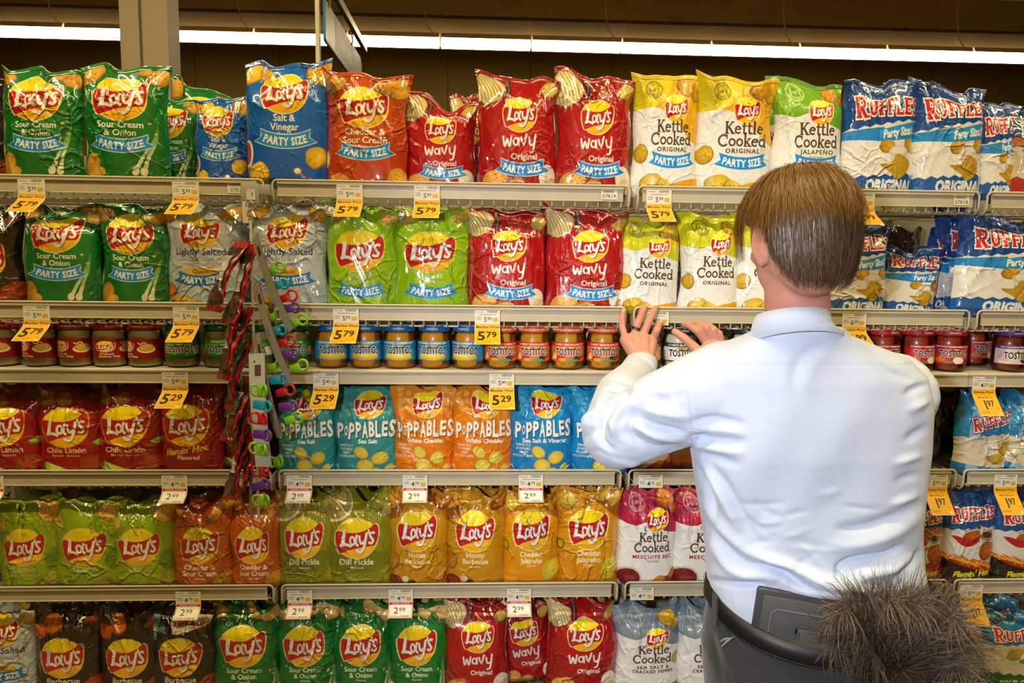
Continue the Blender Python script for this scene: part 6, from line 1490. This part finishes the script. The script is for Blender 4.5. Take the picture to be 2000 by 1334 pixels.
zt_, zb_ = at(489, 425, YH)[2], at(492, 1012, YH)[2]; xs = at(489, 425, YH)[0]; xe = at(492, 1012, YH)[0]
cs = empty('clip_strip', (xs, YH, zt_)); tag(cs, 'narrow clear merchandising strip hanging down across the shelves', 'strip')
MB().bbox(-.003, .003, -.001, .001, zb_-zt_, 0, .0004).build('strip', M['clear'], cs)
for i in range(12):
    z = -.03-i*.062
    MB().tube([(0, -.001, z), (.0, -.008, z-.002), (.004, -.014, z+.004), (-.004, -.014, z+.008)], .0009, 5).build('hook', M['clear'], cs, smooth=True)
# snack pouches hanging edge-on to the left of the strip
pa_ = [(rect(0, 0, 60, 150), '35241e'), (rect(0, 132, 60, 150), '8c1018'), (rect(0, 0, 60, 10), '8c1018'), (rect(0, 0, 3, 150), 'a81820'), (rect(57, 0, 60, 150), 'a81820'), (rect(14, 60, 46, 112), 'c9c4bc')]
for k in range(12): pa_ += smalltext(16, 108-k*4, 28, '3a3634')
pa_ += [(rect(14, 76, 46, 77.5), '1a1818'), (rect(8, 20, 52, 52), '4a3630'), (ell(30, 36, 18, 13, 16), '5c2a20')]+barcode(18, 118, 24, 9)
pv, pf, pc = art_mesh(60, 150, pa_, lambda p: np.tile(hx('35241e'), (len(p), 1)), step=6)
pm_ = film('pouch_film', .22, .7, .6)
def pouch(top, low, yaw, sd, bulge=.016, W=.085, label=''):
    """hangs from `top`, its foot at `low`; yaw 90 = seen edge-on"""
    rr = random.Random(sd); top = np.asarray(top); low = np.asarray(low); H = np.linalg.norm(top-low); up = (top-low)/H
    s_ = np.array([math.cos(yaw), -math.sin(yaw), 0.]); s_ -= up*(s_@up); s_ /= np.linalg.norm(s_); n_ = np.cross(s_, up)
    if n_[1] > 0: n_ = -n_
    bend = rr.uniform(-.012, .012); ph = rr.uniform(0, 6)
    def S_(x, y, side):
        s = x/30-1; t = y/150; e = np.clip(1-np.abs(s)**2.4, 0, 1)**.6*np.clip(np.sin(np.clip(t, 0, 1)*PI), 0, 1)**.5
        d = (bulge*e+.0022*np.sin(s*5+t*9+ph)*e+.0015*np.sin(t*30+s*3+ph))*side
        w = s*W/2*(1-.10*np.sin(t*PI))
        return top-up[None]*((1-t)*H)[:, None]+s_[None]*w[:, None]+n_[None]*(d+bend*np.sin(t*PI)+.004*np.sin(t*7+ph)*s)[:, None]
    A, B_ = S_(pv[:, 0], pv[:, 1], 1), S_(pv[:, 0], pv[:, 1], -1)
    c0 = top
    me = mesh_np('snack_pouch', np.vstack([A, B_])-c0, np.vstack([pf, pf[:, ::-1]+len(A)]), pm_, True, np.vstack([pc, pc.reshape(-1, 3, 3)[:, ::-1].reshape(-1, 3)]))
    o = link('snack_pouch', me, None, tuple(c0)); tag(o, label, 'snack pouch', 'snack pouches on the hanging strip')
    return o
PO = [((475, 470), (416, 608), 50), ((486, 478), (444, 632), 52), ((486, 545), (446, 700), 66), ((485, 600), (436, 742), 52), ((486, 665), (445, 800), 66), ((484, 735), (440, 862), 56), ((486, 780), (462, 905), 68), ((482, 850), (448, 975), 58), ((487, 830), (474, 960), 72)]
for i, ((tx, ty), (lx, ly), yw) in enumerate(PO):
    Y = -.07-.012*(i % 2)-.004*i; n_ = ['uppermost', 'second', 'third', 'fourth', 'fifth', 'sixth', 'seventh', 'eighth', 'lowest'][i]
    pouch(at(tx, ty, Y+.02), at(lx, ly, Y-.03), math.radians(yw), i+20, bulge=.010, W=.075, label=f'brown snack pouch with red edges on the hanging strip, {n_} of nine')
# printed cards carrying bag clips
M['card'] = mat('card_back', 'a49c8c', .6)
CC = {'green': '6fae12', 'blue': '168fb0', 'red': 'b3121a', 'purple': '5c2a86'}
for k_, c in CC.items(): M['pl_'+k_] = mat('plastic_'+k_, c, .25, coat=.3)
_loop = MB().tube([(.0105+.0105*math.cos(t), .0, .0105*1.0*math.sin(t)) for t in np.linspace(0, 2*PI, 22, endpoint=False)], .0036, 8, closed=True)
def clip_meshes(c):
    m = M['pl_'+c]
    if c in ('green', 'red'):
        a = MB(); a.tube([(.012+.012*math.cos(t), 0, .0125*math.sin(t)) for t in np.linspace(0, 2*PI, 22, endpoint=False)], .0032, 8, closed=True)
        b_ = MB(); b_.bbox(-.022, .004, -.006, .006, -.009, .009, .003)
        return [('jaw', b_.mesh('jaw', m, auto=40)), ('ring_grip', a.mesh('ring_grip', m, smooth=True))]
    a = MB(); a.bbox(-.022, .010, -.006, .006, -.010, .010, .003)
    r_ = MB(); r_.tube([(.014+.009*math.cos(t), 0, .011*math.sin(t)) for t in np.linspace(0, 2*PI, 22, endpoint=False)], .0036, 8, closed=True)
    return [('jaw', a.mesh('jaw', m, auto=40)), ('ring_grip', r_.mesh('ring_grip', m, smooth=True))]
def butterfly(c):
    m = M['pl_'+c]; b_ = MB(); b_.bbox(-.006, .006, -.008, .008, -.013, .012, .003); o = [('jaw', b_.mesh('jaw', m, auto=40))]
    for s in (-1, 1):
        a = MB(); a.tube([(s*(.0125+.0085*math.cos(t)), -.004-.006*math.cos(t), .002+.0125*math.sin(t)+.002*math.cos(t)) for t in np.linspace(0, 2*PI, 22, endpoint=False)], .0030, 8, closed=True)
        o.append(('ring_grip', a.mesh('ring_grip', m, smooth=True)))
    return o
CMs = {c: clip_meshes(c) for c in CC}
BF = {c: butterfly(c) for c in ('green', 'red')}
spring = MB().tube([(-.004+i*.0009, .0028*math.cos(i*1.2), .0028*math.sin(i*1.2)) for i in range(14)], .0007, 5).mesh('spring', M['steel'], smooth=True)
def card(top, low, W, yaw, clips, label, front=False, foot=.0):
    top, low = np.asarray(top), np.asarray(low); H = np.linalg.norm(top-low); up = (top-low)/H
    s_ = np.array([math.cos(yaw), -math.sin(yaw), 0.]); s_ -= up*(s_@up); s_ /= np.linalg.norm(s_); n_ = np.cross(s_, up)
    n_ = n_ if n_[1] < 0 else -n_
    e = empty('clip_card', tuple(top)); tag(e, label, 'clip card', 'cards of bag clips on the hanging strip')
    cc_ = []
    L = TX('BAG CLIPS · 5 COUNT', 75, 2.5, 6, '4a463e', bold=.01, res=1)
    sh = [(xf(L[0][0], 6.5, 6, 1, 1, PI/2), '4a463e'), (ell(14, 186, 2.2, n=10), '3a3630'), (rect(14, 160, 30, 180), '5a4034')]
    v, f, cc = art_mesh(40, 200, sh, lambda p: np.tile(hx('a8a090' if not front else 'aeb0ae'), (len(p), 1)), step=20)
    P = (v[:, 0]/40)[:, None]*s_[None]*W-((200-v[:, 1])/200*H)[:, None]*up[None]+n_[None]*(.006*np.sin(v[:, 1]/200*PI))[:, None]
    me = mesh_np('card', np.vstack([P+n_*.0006, P-n_*.0006]), np.vstack([f, f[:, ::-1]+len(P)]), M['paper'], False, np.vstack([cc, np.tile(lin(hx('8c8272')), (len(f)*3, 1))]))
    link('card', me, e)
    for i, (c, px_, py_, fl) in enumerate(clips):
        q = np.array(at(px_, py_, top[1]-(.075 if front else .035+.03*(i/5)))); q = q-top
        ce = []
        for nm_, m_ in (BF[c] if (front or foot) and c in BF else CMs[c]):
            o = link('bag_clip' if nm_ == 'jaw' else nm_, m_, e if nm_ == 'jaw' else ce[0]); ce.append(o)
            if nm_ == 'jaw': o.location = q; o.rotation_euler = (0, math.radians(fl), math.radians(-20 if front else -12))
        link('spring', spring, ce[0])
        ce[0]['label'] = f'{c} plastic bag clip'
YC = -.09
card(at(492, 470, YC), at(562, 652, YC-.05), .045, math.radians(52), [('green', 538, 526, -25), ('blue', 545, 556, -10), ('red', 562, 580, -20), ('purple', 566, 602, -10), ('green', 582, 628, -25)], 'clip card hanging furthest right on the strip, seen edge-on, topmost')
card(at(494, 562, YC-.01), at(560, 752, YC-.06), .045, math.radians(52), [('green', 536, 618, -20), ('blue', 541, 646, -8), ('red', 558, 668, -20), ('purple', 564, 692, -10), ('green', 583, 716, -20)], 'clip card hanging second from the top on the strip, with purple clip low')
card(at(496, 656, YC-.02), at(540, 856, YC-.07), .045, math.radians(54), [('green', 538, 716, -12), ('blue', 543, 742, -8), ('red', 557, 764, -18), ('purple', 562, 794, -8), ('green', 573, 818, -18)], 'clip card hanging third on the strip, with red clip over a purple one')
card(at(486, 692, YC-.05), at(500, 912, YC-.09), .046, math.radians(24), [('green', 510, 764, 0), ('blue', 512, 792, 4), ('red', 510, 818, 0), ('purple', 512, 849, 2), ('green', 508, 878, 4)], 'clip card nearest the viewer with its five clips facing out', front=True)
card(at(497, 800, YC-.0), at(488, 1014, YC-.03), .030, math.radians(60), [('green', 540, 902, -10), ('red', 512, 921, 0), ('purple', 510, 948, -20), ('green', 513, 978, 0)], 'lowest clip card on the strip, with green clip near its foot', foot=1.)
